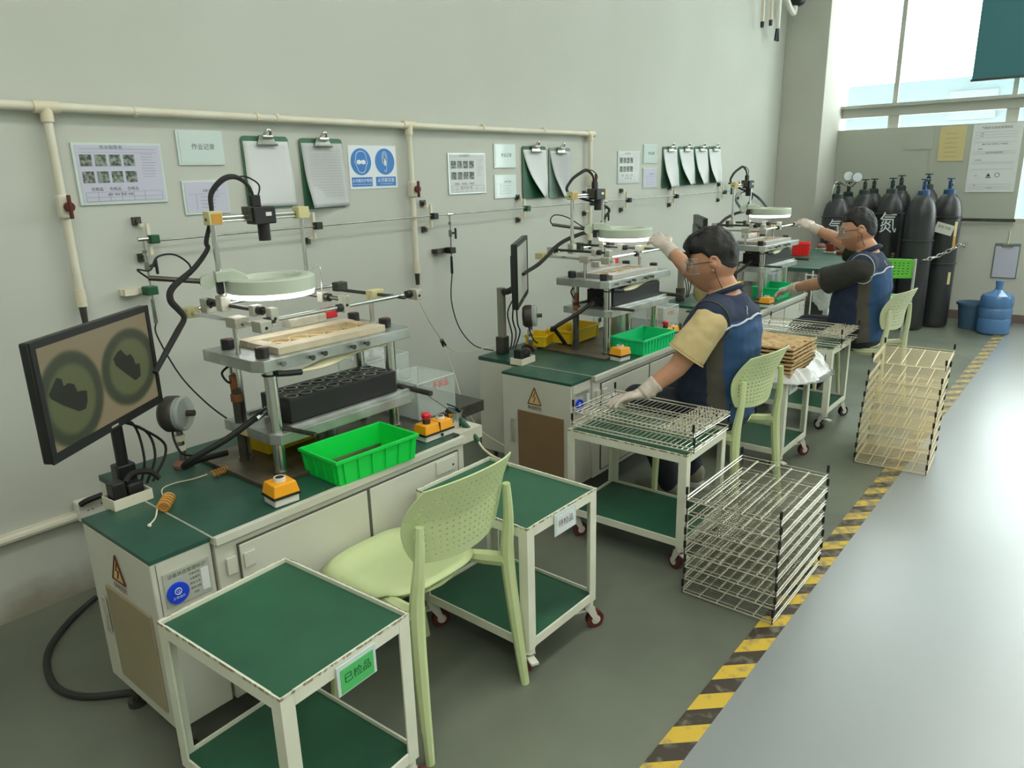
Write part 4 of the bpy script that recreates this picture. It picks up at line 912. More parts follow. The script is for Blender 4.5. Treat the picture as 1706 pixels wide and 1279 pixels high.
def make_bin(name, label, L, W, Hh, m, ribs=(6, 4), group='plastic bins on the benches', lattice=False):
    """open box, wider at the top, with a rolled rim and vertical ribs; origin at its base centre"""
    t = local(name, label, 'bin', group); k = .94; th = .0035
    def ring(a, b_, z): return [(-a, -b_, z), (a, -b_, z), (a, b_, z), (-a, b_, z)]
    a, b_ = L/2, W/2
    vs = ring(a*k, b_*k, 0)+ring(a, b_, Hh)+ring(a-th, b_-th, Hh)+ring(a*k-th, b_*k-th, th)
    fs = [(3,2,1,0), (12,13,14,15)]
    for r in range(3):
        for i in range(4): j = (i+1) % 4; fs.append((r*4+i, r*4+j, r*4+4+j, r*4+4+i))
    MB().add(vs, fs).build('body', m, t, smooth=False)
    g = MB()
    for (x0, x1, y0, y1) in ((-a-.006, a+.006, -b_-.006, -b_+.002), (-a-.006, a+.006, b_-.002, b_+.006), (-a-.006, -a+.002, -b_+.002, b_-.002), (a-.002, a+.006, -b_+.002, b_-.002)): g.bb(x0, x1, y0, y1, Hh-.010, Hh+.002)
    g.build('rim', m, t, smooth=False, bevel=.0015)
    def rib(p, q, d):
        p = Vector(p); q = Vector(q); s = V(-d.y, d.x, 0)*.0016; vs = [p-s, p+s, p+s+d*.005, p-s+d*.005, q-s, q+s, q+s+d*.005, q-s+d*.005]
        return MB().add(vs, [(3,2,1,0),(4,5,6,7),(0,1,5,4),(1,2,6,5),(2,3,7,6),(3,0,4,7)]).build('rib', m, t, smooth=False)
    for s in (-1, 1):
        for i in range(ribs[0]): x = -a*.86+2*a*.86*i/(ribs[0]-1); rib((x*k, s*b_*k, .004), (x, s*b_, Hh-.008), V(0, s, 0))
        for i in range(ribs[1]): y = -b_*.8+2*b_*.8*i/(ribs[1]-1); rib((s*a*k, y*k, .004), (s*a, y, Hh-.008), V(s, 0, 0))
    if lattice:
        for s in (-1, 1):
            for z in (.3, .62): MB().bb(-a*.97, a*.97, s*b_*.985-.002+s*.004, s*b_*.985+.002+s*.004, Hh*z, Hh*z+.006).build('rib', m, t, smooth=False)
            for z in (.3, .62): MB().bb(s*a*.985-.002+s*.004, s*a*.985+.002+s*.004, -b_*.97, b_*.97, Hh*z, Hh*z+.006).build('rib', m, t, smooth=False)
    return t
g1 = make_bin('plastic_bin', 'bright green empty plastic bin on the nearest bench', .335, .205, .088, 'green_bin'); place(g1, (1.478, -1.165, ZB+.002), -.04)
g2 = make_bin('plastic_bin', 'jade green empty plastic bin beside the first worker hand', .335, .205, .085, 'jade_bin', (10, 6)); place(g2, (3.53, -1.10, ZB+.002), -.03)
g3 = dup(g2, 'jade green bin under the second worker forearm', loc=(5.60, -1.06, ZB+.002))
r1 = make_bin('red_basket', 'bright red ribbed basket on the far green table', .20, .14, .11, 'red_bin', (7, 5), 'baskets on the far table', True); _p = AZ(1334, 424, .80); place(r1, (_p.x, _p.y, .80), .25)
y1 = make_bin('yellow_bin', 'yellow bin lying under the nearest press platen', .30, .17, .075, 'yellow_bin', (2, 2), 'yellow bins behind the presses'); place(y1, (1.46, -.76, ZB+.017), .06)
y2 = dup(y1, 'yellow bin leaning at the left rear of the middle press', loc=(3.46, -.68, ZB+.02), rz=.05)
y3 = dup(y1, 'small yellow bin just right of the middle round gauge', loc=(3.24, -.60, ZB+.02), rz=.3); y3.scale = (.5, .7, .8)
y4 = dup(y1, 'yellow bin under the farthest press', loc=(5.50, -.72, ZB+.02))

def gauge(label, loc):
    t = thing('pressure_gauge', label, 'gauge', loc, 'pressure gauges on the benches'); x, y, z = loc; zc = z+.192
    MB().lathe([(0, 0), (.034, 0), (.036, .012), (.026, .022), (0, .024)], (x, y, z), 20).build('base', 'rust_base', t)
    MB().cyl((x, y, z+.02), (x, y, z+.14), .012, 12).build('stem', 'steel', t)
    g = MB(); hexnut(g, x, y, z+.060, .018, .016); hexnut(g, x, y, z+.095, .020, .018); g.build('hex_fitting', 'cream_plastic', t)
    n = V(.55, -.83, .05).normalized(); R = n.to_track_quat('Z', 'Y').to_matrix()
    MB().lathe([(0, -.046), (.052, -.040), (.062, -.026), (.062, .006), (.058, .012), (0, .012)], (x, y, zc), 32, R).build('housing', 'gauge_dark', t)
    MB().lathe([(0, .012), (.057, .012), (.060, .030), (.054, .036), (0, .040)], (x, y, zc), 32, R).build('window', 'gauge_glass', t)
    c = Vector((x, y, zc)); MB().cyl(c+n*.038, c+n*.066, .011, 12).build('centre_knob', 'gauge_dark', t)
    MB().tube([c-V(.02,0,.05), c+V(-.03,-.02,-.08), c+V(-.02,-.04,-.13), c+V(.03,-.03,-.155)], .004, 6, sub=4).build('cable', 'black_rubber', t)
    return t
G1 = gauge('nearest round pressure gauge on a rusty foot', (1.105, -.665, ZB+.002))
G2 = gauge('round pressure gauge left of the middle press', (3.155, -.60, ZB+.002))

# cream tray with black power adapters at the monitor foot, coil of amber tube, spring
def adapter_tray(label, loc, k):
    t = thing('cable_tray', label, 'tray', loc, 'cream trays of power adapters'); x, y, z = loc
    g = MB()
    for (x0, x1, y0, y1, z0, z1) in ((-.09, .09, -.05, .05, 0, .004), (-.09, .09, -.05, -.045, .004, .042), (-.09, .09, .045, .05, .004, .042), (-.09, -.085, -.045, .045, .004, .042), (.085, .09, -.045, .045, .004, .042)): g.bb(x+x0, x+x1, y+y0, y+y1, z+z0, z+z1)
    g.build('tray_body', 'cream_plastic', t, smooth=False)
    MB().box((x-.045, y, z+.052), (.060, .060, .09)).build('power_adapter', 'black_plastic', t, bevel=.005)
    MB().box((x+.035, y+.005, z+.040), (.075, .055, .07)).build('power_adapter', 'black_rubber', t, bevel=.01)
    MB().tube([(x+.0, y, z+.08), (x+.05, y+.02, z+.10), (x+.13, y+.02, z+.085), (x+.16, y+.0, z+.05)], .012, 8, sub=5).build('cable_bundle', 'black_rubber', t)
    return t
at1 = adapter_tray('cream tray of black adapters at the nearest monitor foot', (0, 0, 0), 0); place(at1, (.850, -.812, ZB+.003), .05); at1.scale = (.66, .76, .80)
dup(at1, 'cream tray of black adapters at the middle monitor foot', loc=(2.90, -.745, ZB+.003))
t = thing('amber_coil', 'coil of amber tubing with a trailing end on the nearest bench', 'tube', (.905, -.93, ZB+.003))
pts = []
for k in range(60): a = k*PI/6; pts.append((.900+.0014*k-.04, -.955+.016*math.cos(a), ZB+.023+.016*math.sin(a)))
R_ = Matrix.Rotation(.9, 3, 'Z'); o = Vector((.90, -.955, 0)); pts = [R_@(Vector(p)-o)+o for p in pts]
MB().tube(pts, .0040, 6).build('coil', 'coil_amber', t)
MB().tube([pts[-1], AZ(270, 815, ZB+.02), AZ(290, 805, ZB+.006), AZ(320, 798, ZB+.006), AZ(345, 790, ZB+.006)], .002, 6, sub=5).build('loose_end', 'wire_cream', t)
MB().tube([pts[0], AZ(259, 862, ZB+.008), AZ(250, 873, ZB+.006)], .0025, 6, sub=4).build('loose_end', 'wire_cream', t)
MB().sph(AZ(249, 875, ZB+.008), .006, 8, 6).build('knot', 'white_plastic', t)
t = thing('coil_spring', 'small steel coil spring beside the nearest press foot', 'spring', tuple(AZ(367, 785, ZB+.012)))
p = AZ(367, 785, ZB+.014); MB().tube([(p.x-.03+.0012*k, p.y+.011*math.cos(k*PI/4), p.z+.011*math.sin(k*PI/4)) for k in range(49)], .0022, 5).build('coil', 'coil_amber', t)

# clear acrylic boxes right of the presses
def clear_box(label, x0, x1, y0, y1, z0, z1, lid=True):
    t = thing('acrylic_box', label, 'box', ((x0+x1)/2, (y0+y1)/2, z0), 'clear acrylic boxes'); q = .003
    for (a, b_, c_, d_, e, f_) in ((x0, x1, y0, y0+q, z0, z1), (x0, x1, y1-q, y1, z0, z1), (x0, x0+q, y0+q, y1-q, z0, z1), (x1-q, x1, y0+q, y1-q, z0, z1), (x0, x1, y0, y1, z0, z0+q)): MB().bb(a, b_, c_, d_, e, f_).build('side_panel', 'acrylic', t, smooth=False)
    if lid: MB().bb(x0, x1, y0, y1, z1, z1+q).build('lid', 'acrylic', t, smooth=False)
    g = MB()
    for (a, c_) in ((x0, y0), (x1, y0), (x0, y1), (x1, y1)): g.cyl((a, c_, z0), (a, c_, z1), .0022, 4)
    for (a, c_, b_, d_) in ((x0, y0, x1, y0), (x1, y0, x1, y1), (x1, y1, x0, y1), (x0, y1, x0, y0)): g.cyl((a, c_, z1+.001), (b_, d_, z1+.001), .0022, 4)
    g.build('polished_edges', 'acrylic_edge', t)
    return t
cbx = clear_box('clear acrylic box of parts with red print behind the nearest double button box', 1.93, 2.14, -.98, -.76, ZB, .80)
text('不良品', .032, 'red_button', cbx, (2.06, -.98, .775), (1,0,0), (0,0,1), 'lettering')
cb2 = clear_box('clear acrylic tray holding a crumpled bag behind the nearest press', 1.90, 2.13, -.72, -.52, .74, .86, False)
MB().bb(1.935, 2.065, -.7235, -.7205, .765, .800).build('label_strip', 'paper_lilac', cb2, smooth=False); text('待检品', .026, 'ink', cb2, (2.0, -.7235, .783), (1,0,0), (0,0,1), 'lettering')
MB().bb(1.89, 2.14, -.73, -.51, ZB, .738).build('riser', 'acrylic_edge', cb2, smooth=False)
MB().bb(1.905, 2.30, -1.0, -.50, .60, .648).build('side_shelf', 'steel_dark'); bpy.data.objects['side_shelf'].name = 'side_shelf'; tag(bpy.data.objects['side_shelf'], 'dark grey side shelf joining the nearest bench on its right', 'shelf')
_ss = bpy.data.objects['side_shelf']
dup(_ss, 'dark grey side shelf joining the middle bench on its right', delta=(1.995, .05, 0)); dup(_ss, 'dark grey side shelf joining the farthest bench on its right', delta=(3.98, .03, 0))
def blob(name, parent, c, r, m, seed=1, amp=.25, sub=5, squash=None):
    import bmesh
    bm = bmesh.new(); bmesh.ops.create_icosphere(bm, subdivisions=sub, radius=1.0)
    from mathutils import noise
    o = Vector(ORG.get(parent.name, (0,0,0))) if parent else Vector((0,0,0))
    for v in bm.verts:
        p = v.co.copy(); k = 1+amp*(noise.noise(p*1.7+V(seed,0,0))+.6*abs(noise.noise(p*4.1+V(0,seed,0)))+.35*noise.noise(p*9+V(0,0,seed)))
        q = Vector((p.x*r[0]*k, p.y*r[1]*k, p.z*r[2]*k))
        if squash is not None: q.z = max(q.z, squash)
        v.co = q+Vector(c)-o
    me = bpy.data.meshes.new(name); bm.to_mesh(me); bm.free(); me.materials.append(MATS[m])
    for p in me.polygons: p.use_smooth = True
    ob = bpy.data.objects.new(name, me); COL.objects.link(ob)
    if parent: ob.parent = parent; ORG[ob.name] = tuple(o)
    return ob
t = thing('plastic_bag', 'crumpled clear bag in the acrylic tray behind the nearest press', 'bag', (2.02, -.61, .745)); blob('bag', t, (2.02, -.61, .82), (.085, .075, .062), 'bag_clear', 3, .35, 4)
cb3 = clear_box('clear acrylic box with red print beside the middle press', 3.98, 4.18, -.98, -.76, ZB, .79); text('不良品', .03, 'red_button', cb3, (4.08, -.98, .75), (1,0,0), (0,0,1), 'lettering')
cb4 = clear_box('pinkish acrylic box under the far green table edge', 5.98, 6.18, -.95, -.75, ZB, .81)
for k in range(3): MB().bb(6.00+.05*k, 6.04+.05*k, -.90, -.80, ZB+.004, .76).build('card_stack', 'paper_lilac' if k % 2 else 'paper', cb4, smooth=False)
t = thing('certificate_card', 'white printed cards standing behind the middle press columns', 'card', (3.87, -.62, ZB))
for k, (z0, z1) in enumerate(((.655, .755), (.775, .865))): MB().bb(3.80, 3.93, -.60, -.595, z0, z1).build('card', 'paper', t, smooth=False); MB().box((3.865, -.6015, (z0+z1)/2), (.035, .001, .028)).build('print', 'ink', t, smooth=False)

# steel cup, small dish, air gun
t = thing('steel_cup', 'steel cup at the right end of the nearest bench', 'cup', (1.965, -1.14, ZB))
MB().lathe([(0, 0), (.030, 0), (.036, .062), (.034, .062), (.028, .003), (0, .003)], (1.965, -1.14, ZB), 28).build('body', 'chrome', t)
MB().bb(1.905, 2.04, -1.22, -1.06, .60, .649).build('corner_bracket', 'bench_paint', t, smooth=False)
t = thing('air_gun', 'dark green air blow gun with a long nozzle and hose resting on the steel cup', 'tool', (1.95, -1.17, .74))
p0 = AY(709, 655, -1.10); p1 = AY(745, 680, -1.13); p2 = AY(768, 700, -1.17); p3 = AY(797, 735, -1.23)
MB().tube([p0, p1], [.0025, .0035], 8).build('nozzle', 'steel', t)
MB().tube([p1, p1+(p2-p1)*.3, p2], [.008, .017, .013], 10).build('gun_head', 'valve_dark', t)
MB().tube([p2, (p2+p3)/2, p3], [.013, .012, .010], 10).build('grip', 'clip_board_dark', t)
MB().tube([p1+V(0,0,.018), (p1+p2)/2+V(.02,0,.022), p2+V(.028,0,.0)], .004, 6).build('trigger', 'valve_dark', t)
MB().tube([p3, AY(806, 748, -1.27), AY(822, 760, -1.35), AY(845, 772, -1.45), AZ(850,790,.30)], .0042, 8, sub=5).build('hose', 'wire_cream', t)
t = thing('wire_splitter', 'thin pale lines with a black splitter hanging in front of the left wall', 'cable', tuple(AY(738, 570, -.35)))
q = AY(738, 570, -.35); MB().tube([AY(699, 503, -.45), AY(715, 535, -.42), q], .0026, 6, sub=4).build('line', 'wire_cream', t)
MB().cyl(q+V(-.012,0,.016), q+V(.010,0,-.020), .009, 8, r2=.013).build('splitter', 'black_rubber', t)
MB().tube([q, AY(757, 585, -.3), AY(790, 584, -.3), AY(830, 572, -.3)], .0026, 6, sub=5).build('line', 'wire_cream', t)
MB().tube([q, AY(758, 625, -.45), AY(772, 670, -.6), AY(800, 715, -.7), AZ(840, 742, .4)], .0018, 6, sub=5).build('line', 'wire_cream', t)
# power cord loop on the floor left of the nearest bench
t = MB().tube([AZ(160, 995, .03), AZ(120, 1030, .012), AZ(85, 1075, .012), AZ(78, 1110, .012), AZ(95, 1145, .012), AZ(140, 1160, .012), AZ(215, 1154, .012), AZ(275, 1150, .012)], .0115, 10, sub=7).build('power_cord', 'hose_dark')
tag(t, 'thick dark power cord looping on the floor left of the nearest bench', 'cable')

# ------------------------------------------------------------------ carts
def make_cart(label, cx, cy, sx, sy, zt, rz=0, caster='caster_maroon', tagname=None):
    t = local('tray_cart', label, 'cart', 'cream tubular carts with green shelves'); x, y = sx/2, sy/2; w = .036
    for (a, b_) in ((-1, -1), (1, -1), (1, 1), (-1, 1)):
        q_ = .0055; X0, Y0 = a*x, b_*y; po = [(X0, Y0), (X0-a*w, Y0), (X0-a*w, Y0-b_*q_), (X0-a*q_, Y0-b_*q_), (X0-a*q_, Y0-b_*w), (X0, Y0-b_*w)]
        if a*b_ < 0: po = po[::-1]
        MB().prism(po, .115, zt+.001).build('leg', 'cart_paint', t, smooth=False, bevel=.001)
    for (z0, z1) in ((zt-.036, zt+.002), (.118, .150)):
        for (x0, x1, y0, y1) in ((-x+w, x-w, -y, -y+.006), (-x+w, x-w, y-.006, y), (-x, -x+.006, -y+w, y-w), (x-.006, x, -y+w, y-w)):
            MB().bb(x0, x1, y0, y1, z0, z1).build('rail', 'cart_paint', t, smooth=False, bevel=.001)
        MB().bb(-x+.006, x-.006, -y+.006, y-.006, z1-.018, z1-.012).build('shelf', 'green_mat', t, smooth=False)
    for (x0, x1, y0, y1) in ((-x, x, -y-.0006, -y), (-x-.0006, -x, -y, y), (-x, x, y, y+.0006), (x, x+.0006, -y, y)):
        MB().bb(x0, x1, y0, y1, zt-.0045, zt+.0026).build('scuffed_edge', 'scuffed_edge', t, smooth=False)
    for (a, b_) in ((-1, -1), (1, -1), (1, 1), (-1, 1)):
        px, py = a*(x-.022), b_*(y-.022); an = 1.1 if a*b_ > 0 else -.5
        d = V(math.cos(an), math.sin(an), 0); n = V(-d.y, d.x, 0); o = V(px, py, 0)
        f = MB(); f.cyl(o+V(0,0,.095), o+V(0,0,.116), .022, 12)
        for s in (-1, 1):
            q = o+n*(.017*s)
            f.add([q+n*-.0015-d*.018+V(0,0,.095), q+n*-.0015+d*.020+V(0,0,.095), q+n*-.0015+d*.040+V(0,0,.030), q+n*-.0015+d*.024+V(0,0,.030),
                   q+n*.0015-d*.018+V(0,0,.095), q+n*.0015+d*.020+V(0,0,.095), q+n*.0015+d*.040+V(0,0,.030), q+n*.0015+d*.024+V(0,0,.030)], [(0,1,2,3),(7,6,5,4),(0,4,5,1),(1,5,6,2),(2,6,7,3),(3,7,4,0)])
        f.box(o-d*.030+V(0,0,.080), (.045, .026, .008), Matrix.Rotation(an, 3, 'Z'))
        c = f.build('caster', 'caster_fork', t)
        h = o+d*.030+V(0,0,.0335)
        MB().cyl(h-n*.011, h+n*.011, .033, 22).build('wheel', caster, c); MB().cyl(h-n*.0145, h+n*.0145, .017, 16).build('hub', 'caster_fork', c)
    if tagname:
        word, mm, off, sag = tagname
        hld = MB().box((off, -y-.004, zt-.026-sag), (.118, .004, .078)).build('label_holder', 'film', t, smooth=False, bevel=.001)
        MB().box((off, -y-.0066, zt-.030-sag), (.100, .001, .062)).build('label_card', mm, hld, smooth=False)
        text(word, .028, 'clip_board_dark' if mm == 'tag_green' else 'ink', t, (off, -y-.0072, zt-.028-sag), (1,0,0), (0,0,1), 'lettering')
    place(t, (cx, cy, 0), rz); return t
C1 = make_cart('nearest empty green-topped cart with a green label, left of the empty chair', .862, -1.595, .385, .495, .55, .045, tagname=('已检品', 'tag_green', .012, .024))
C2 = make_cart('second empty green-topped cart with a white label, right of the empty chair', 1.790, -1.548, .385, .495, .55, -.01, tagname=('待检品', 'paper', .002, .016))
C3 = make_cart('cart carrying pinned wire trays under the first worker gloved hand', 2.690, -1.595, .39, .565, .520, .02)
C4 = make_cart('cart carrying cardboard trays in a plastic bag behind the first worker', 3.915, -1.575, .39, .53, .520, .0, tagname=('合格品', 'paper', -.10, .004))
C5 = make_cart('cart carrying wire trays beside the second worker', 4.77, -1.55, .39, .53, .530, .0, 'caster_black')

# ------------------------------------------------------------------ wire trays
def make_tray(label, group, L=.52, W=.355, rods=5, pins=False, wires=27, m='tray_wire', mf='tray_wire_fine', hh=.052, dots=True, wr=.0011):
    t = local('wire_tray', label, 'tray', group); a, b_ = L/2, W/2
    for s in (-1, 1):
        for z in (.006, .020): MB().cyl((-a, s*b_, z), (a, s*b_, z), .0032, 6).build('side_bar', m, t)
    for s in (-1, 1):
        MB().cyl((s*a, -b_, .006), (s*a, b_, .006), .0019, 6).build('end_bar', m, t); MB().cyl((s*a, -b_, .020), (s*a, b_, .020), .0015, 5).build('end_bar', m, t)
    for k in range(1, rods+1):
        y = -b_+W*k/(rods+1); MB().cyl((-a, y, .009), (a, y, .009), .0028, 6).build('long_rod', m, t)
    g = MB()
    for i in range(wires): x = -a+L*(i+.5)/wires; g.cyl((x, -b_, .0045), (x, b_, .0045), wr, 4, caps=False)
    g.build('cross_wires', mf, t, kind='stuff')
    for (sx, sy) in ((-1, -1), (1, -1), (1, 1), (-1, 1)):
        p = MB().cyl((sx*a, sy*b_, 0), (sx*a, sy*b_, hh+.004), .0024, 6).build('corner_post', 'steel_dark', t)
        MB().cyl((sx*a, sy*b_, hh-.022), (sx*a, sy*b_, hh+.006), .0056, 8).build('rubber_sleeve', 'black_rubber', p)
    if dots:
        g = MB()
        for k in range(1, rods+1):
            y = -b_+W*k/(rods+1)
            for i in range(wires): x = -a+L*(i+.5)/wires; g.box((x, y, .0125), (.006, .005, .004))
        g.build('seat_lugs', 'tray_wire', t, kind='stuff')
    if pins:
        g = MB(); r = random.Random(3)
        for i in range(10):
            for k in range(13):
                x = -a+.012+.0135*i+r.uniform(-.003, .003); y = -b_+.012+.026*k+r.uniform(-.004, .004)
                g.cyl((x, y, .006), (x+r.uniform(-.003,.003), y+r.uniform(-.003,.003), .024+r.uniform(0,.008)), .0023, 5); g.cyl((x, y, .020), (x, y, .024), .0042, 6)
        g.build('standing_pins', 'tray_wire', t, kind='stuff')
    return t
nm = ('lowest', 'second from the bottom', 'third from the bottom', 'fourth from the bottom', 'middle', 'fourth from the top', 'third from the top', 'second from the top', 'topmost')
S1 = make_tray('', 'steel wire trays stacked on the floor nearest the tape', wires=34, rods=4)
for k in range(8):
    o = S1 if k == 0 else dup(S1)
    place(o, (2.63+.003*math.sin(k*2.1), -2.128+.003*math.cos(k*1.7), .006+.0555*k), .0)
    o['label'] = f'bright wire tray, {nm[k if k < 4 else k+1]} of the nearest floor stack'
S2 = make_tray('', 'warm-toned wire trays leaning on the floor beyond', L=.35, rods=4, m='tray_wire_warm', mf='tray_wire_warm', dots=False, wires=22, wr=.0010)
nm2 = nm[:5]+('fifth from the top',)+nm[5:]
for k in range(10):
    o = S2 if k == 0 else dup(S2)
    place(o, (4.335+.004*k+.0012*k*k+(.03 if k == 9 else 0), -2.268, .006+.0575*k+(.03 if k == 9 else 0)), .06, 0, -.006*k)
    o['label'] = f'warm-toned wire tray, {nm2[k]} of the leaning far stack'
S3 = make_tray('bottom wire tray on the cart under the gloved hand', 'wire trays on the cart under the first worker', L=.575, W=.345, rods=2, wires=25, dots=False, mf='tray_wire', wr=.0018, hh=.056)
place(S3, (2.705, -1.60, .521), PI/2+.02)
S3t = make_tray('top wire tray crowded with small standing pins on the first worker cart', 'wire trays on the cart under the first worker', L=.575, W=.345, rods=2, wires=25, dots=False, mf='tray_wire', wr=.0018, pins=True)
place(S3t, (2.712, -1.60, .582), PI/2-.01)
S4 = make_tray('bottom wire tray on the cart beside the second worker', 'wire trays on the cart beside the second worker', L=.575, W=.345, rods=2, wires=25, dots=False, mf='tray_wire', wr=.0018); place(S4, (4.80, -1.56, .531), PI/2)
S4t = dup(S3t, 'top pinned wire tray on the cart beside the second worker', loc=(4.805, -1.56, .590), rz=PI/2-.02, group='wire trays on the cart beside the second worker')

# cardboard trays in a bag on the fourth cart
bagt = thing('plastic_bag', 'large white translucent bag opened around the cardboard trays', 'bag', (3.95, -1.60, .522))
import bmesh as _bm
def bag_mesh():
    from mathutils import noise
    g = MB(); n = 110; rows = 26; vs = []; fs = []
    for j in range(rows+1):
        v = j/rows
        for i in range(n):
            a = 2*PI*i/n; c, s = math.cos(a), math.sin(a); e = .62
            rx = .225*(abs(c)**e)*(1 if c > 0 else -1); ry = .29*(abs(s)**e)*(1 if s > 0 else -1)
            out = 1+.26*math.sin(v*PI)*(.7+.5*max(0, -s))-.05*v; nz_ = noise.noise(V(c*3, s*3, v*4))*.08+noise.noise(V(c*9, s*9, v*9))*.07
            z = .530+(.055+.075*max(0, c))*v-.03*math.sin(v*PI)+(.018*noise.noise(V(c*4, s*4, 2))); z -= .07*max(0, math.sin(v*PI))*(max(0, c)*.4+max(0, -s)*.5)
            vs.append((3.95+rx*(out+nz_), -1.60+ry*(out+nz_), max(z, .524)))
    for j in range(rows):
        for i in range(n): fs.append((j*n+i, j*n+(i+1) % n, (j+1)*n+(i+1) % n, (j+1)*n+i))
    o = g.add(vs, fs).build('bag_skirt', 'bag', bagt, ang=180); return o
bag_mesh()
cz = .545
for k in range(8):
    t = local('cardboard_tray', f'tan cardboard tray with small parts, {nm[k if k < 4 else k+1]} on the bagged cart', 'tray', 'cardboard trays on the bagged cart')
    g = MB(); L, W = .36, .50; vs = []; fs = []; nx, ny = 16, 22; r = random.Random(k)
    for j in range(ny+1):
        for i in range(nx+1):
            x = -L/2+L*i/nx; y = -W/2+W*j/ny; e = min(1, min(i, nx-i)/1.2)*min(1, min(j, ny-j)/1.2)
            vs.append((x+r.uniform(-.002,.002), y+r.uniform(-.002,.002), .006+.008*math.sin(i*PI/2+.4)*math.sin(j*PI/2)*e+r.uniform(-.001,.001)))
    for j in range(ny):
        for i in range(nx): a = j*(nx+1)+i; fs.append((a, a+1, a+nx+2, a+nx+1))
    o = g.add(vs, fs).build('pulp_sheet', 'cardboard', t, ang=60); so = o.modifiers.new('thick', 'SOLIDIFY'); so.thickness = .005
    MB().box((0, -W/2, .006), (L, .006, .010)).build('pulp_edge', 'cardboard', t, smooth=False); MB().box((-L/2, 0, .006), (.006, W, .010)).build('pulp_edge', 'cardboard', t, smooth=False)
    if k < 7:
        g = MB()
        for j in range(9):
            for x in (-L/2+.022, L/2-.03, -L/2+.07): g.lathe([(.0, .0), (.013, 0), (.013, .014), (.006, .017), (0, .017)], (x+r.uniform(-.004,.004), -W/2+.03+.052*j, .010), 8)
        for i in range(6): g.lathe([(.0, .0), (.013, 0), (.013, .014), (.006, .017), (0, .017)], (-L/2+.03+.056*i, -W/2+.022, .010), 8)
        g.build('copper_parts', 'copper_part', t, kind='stuff')
    place(t, (3.93+r.uniform(-.006,.006), -1.60+r.uniform(-.006,.006), cz), r.uniform(-.03,.03)); cz += .0205

# ------------------------------------------------------------------ chairs
def panel_with_holes(f, nu, nv, hr, thick, parent, name, m, inside=None, K=8):
    """grid of square cells, each with an octagonal hole; f maps (u,v) in [-1,1] to space"""
    g = MB(); du, dv = 2/nu, 2/nv
    for j in range(nv):
        for i in range(nu):
            u0 = -1+i*du; v0 = -1+j*dv; cu, cv = u0+du/2, v0+dv/2
            hole = (inside(i, j, nu, nv) if inside else True)
            if not hole:
                g.add([f(u0, v0), f(u0+du, v0), f(u0+du, v0+dv), f(u0, v0+dv)], [(0,1,2,3)]); continue
            outer = [(u0, v0), (cu, v0), (u0+du, v0), (u0+du, cv), (u0+du, v0+dv), (cu, v0+dv), (u0, v0+dv), (u0, cv)]
            inner = [(cu+du*hr*math.cos(-3*PI/4+k*PI/4), cv+dv*hr*math.sin(-3*PI/4+k*PI/4)) for k in range(8)]
            g.add([f(*p) for p in outer]+[f(*p) for p in inner], [(k, (k+1) % 8, 8+(k+1) % 8, 8+k) for k in range(8)])
    # merge doubles
    key = {}; nvv = []; mp = []
    for p in g.v:
        q = (round(p[0], 5), round(p[1], 5), round(p[2], 5))
        if q not in key: key[q] = len(nvv); nvv.append(p)
        mp.append(key[q])
    h = MB(); h.v = nvv; h.f = [tuple(mp[i] for i in fc) for fc in g.f]; h.mi = [0]*len(h.f)
    h.f = [fc for fc in h.f if len(set(fc)) == len(fc)]; h.mi = [0]*len(h.f)
    o = h.build(name, m, parent, smooth=False); so = o.modifiers.new('thick', 'SOLIDIFY'); so.thickness = thick; so.offset = 0
    return o
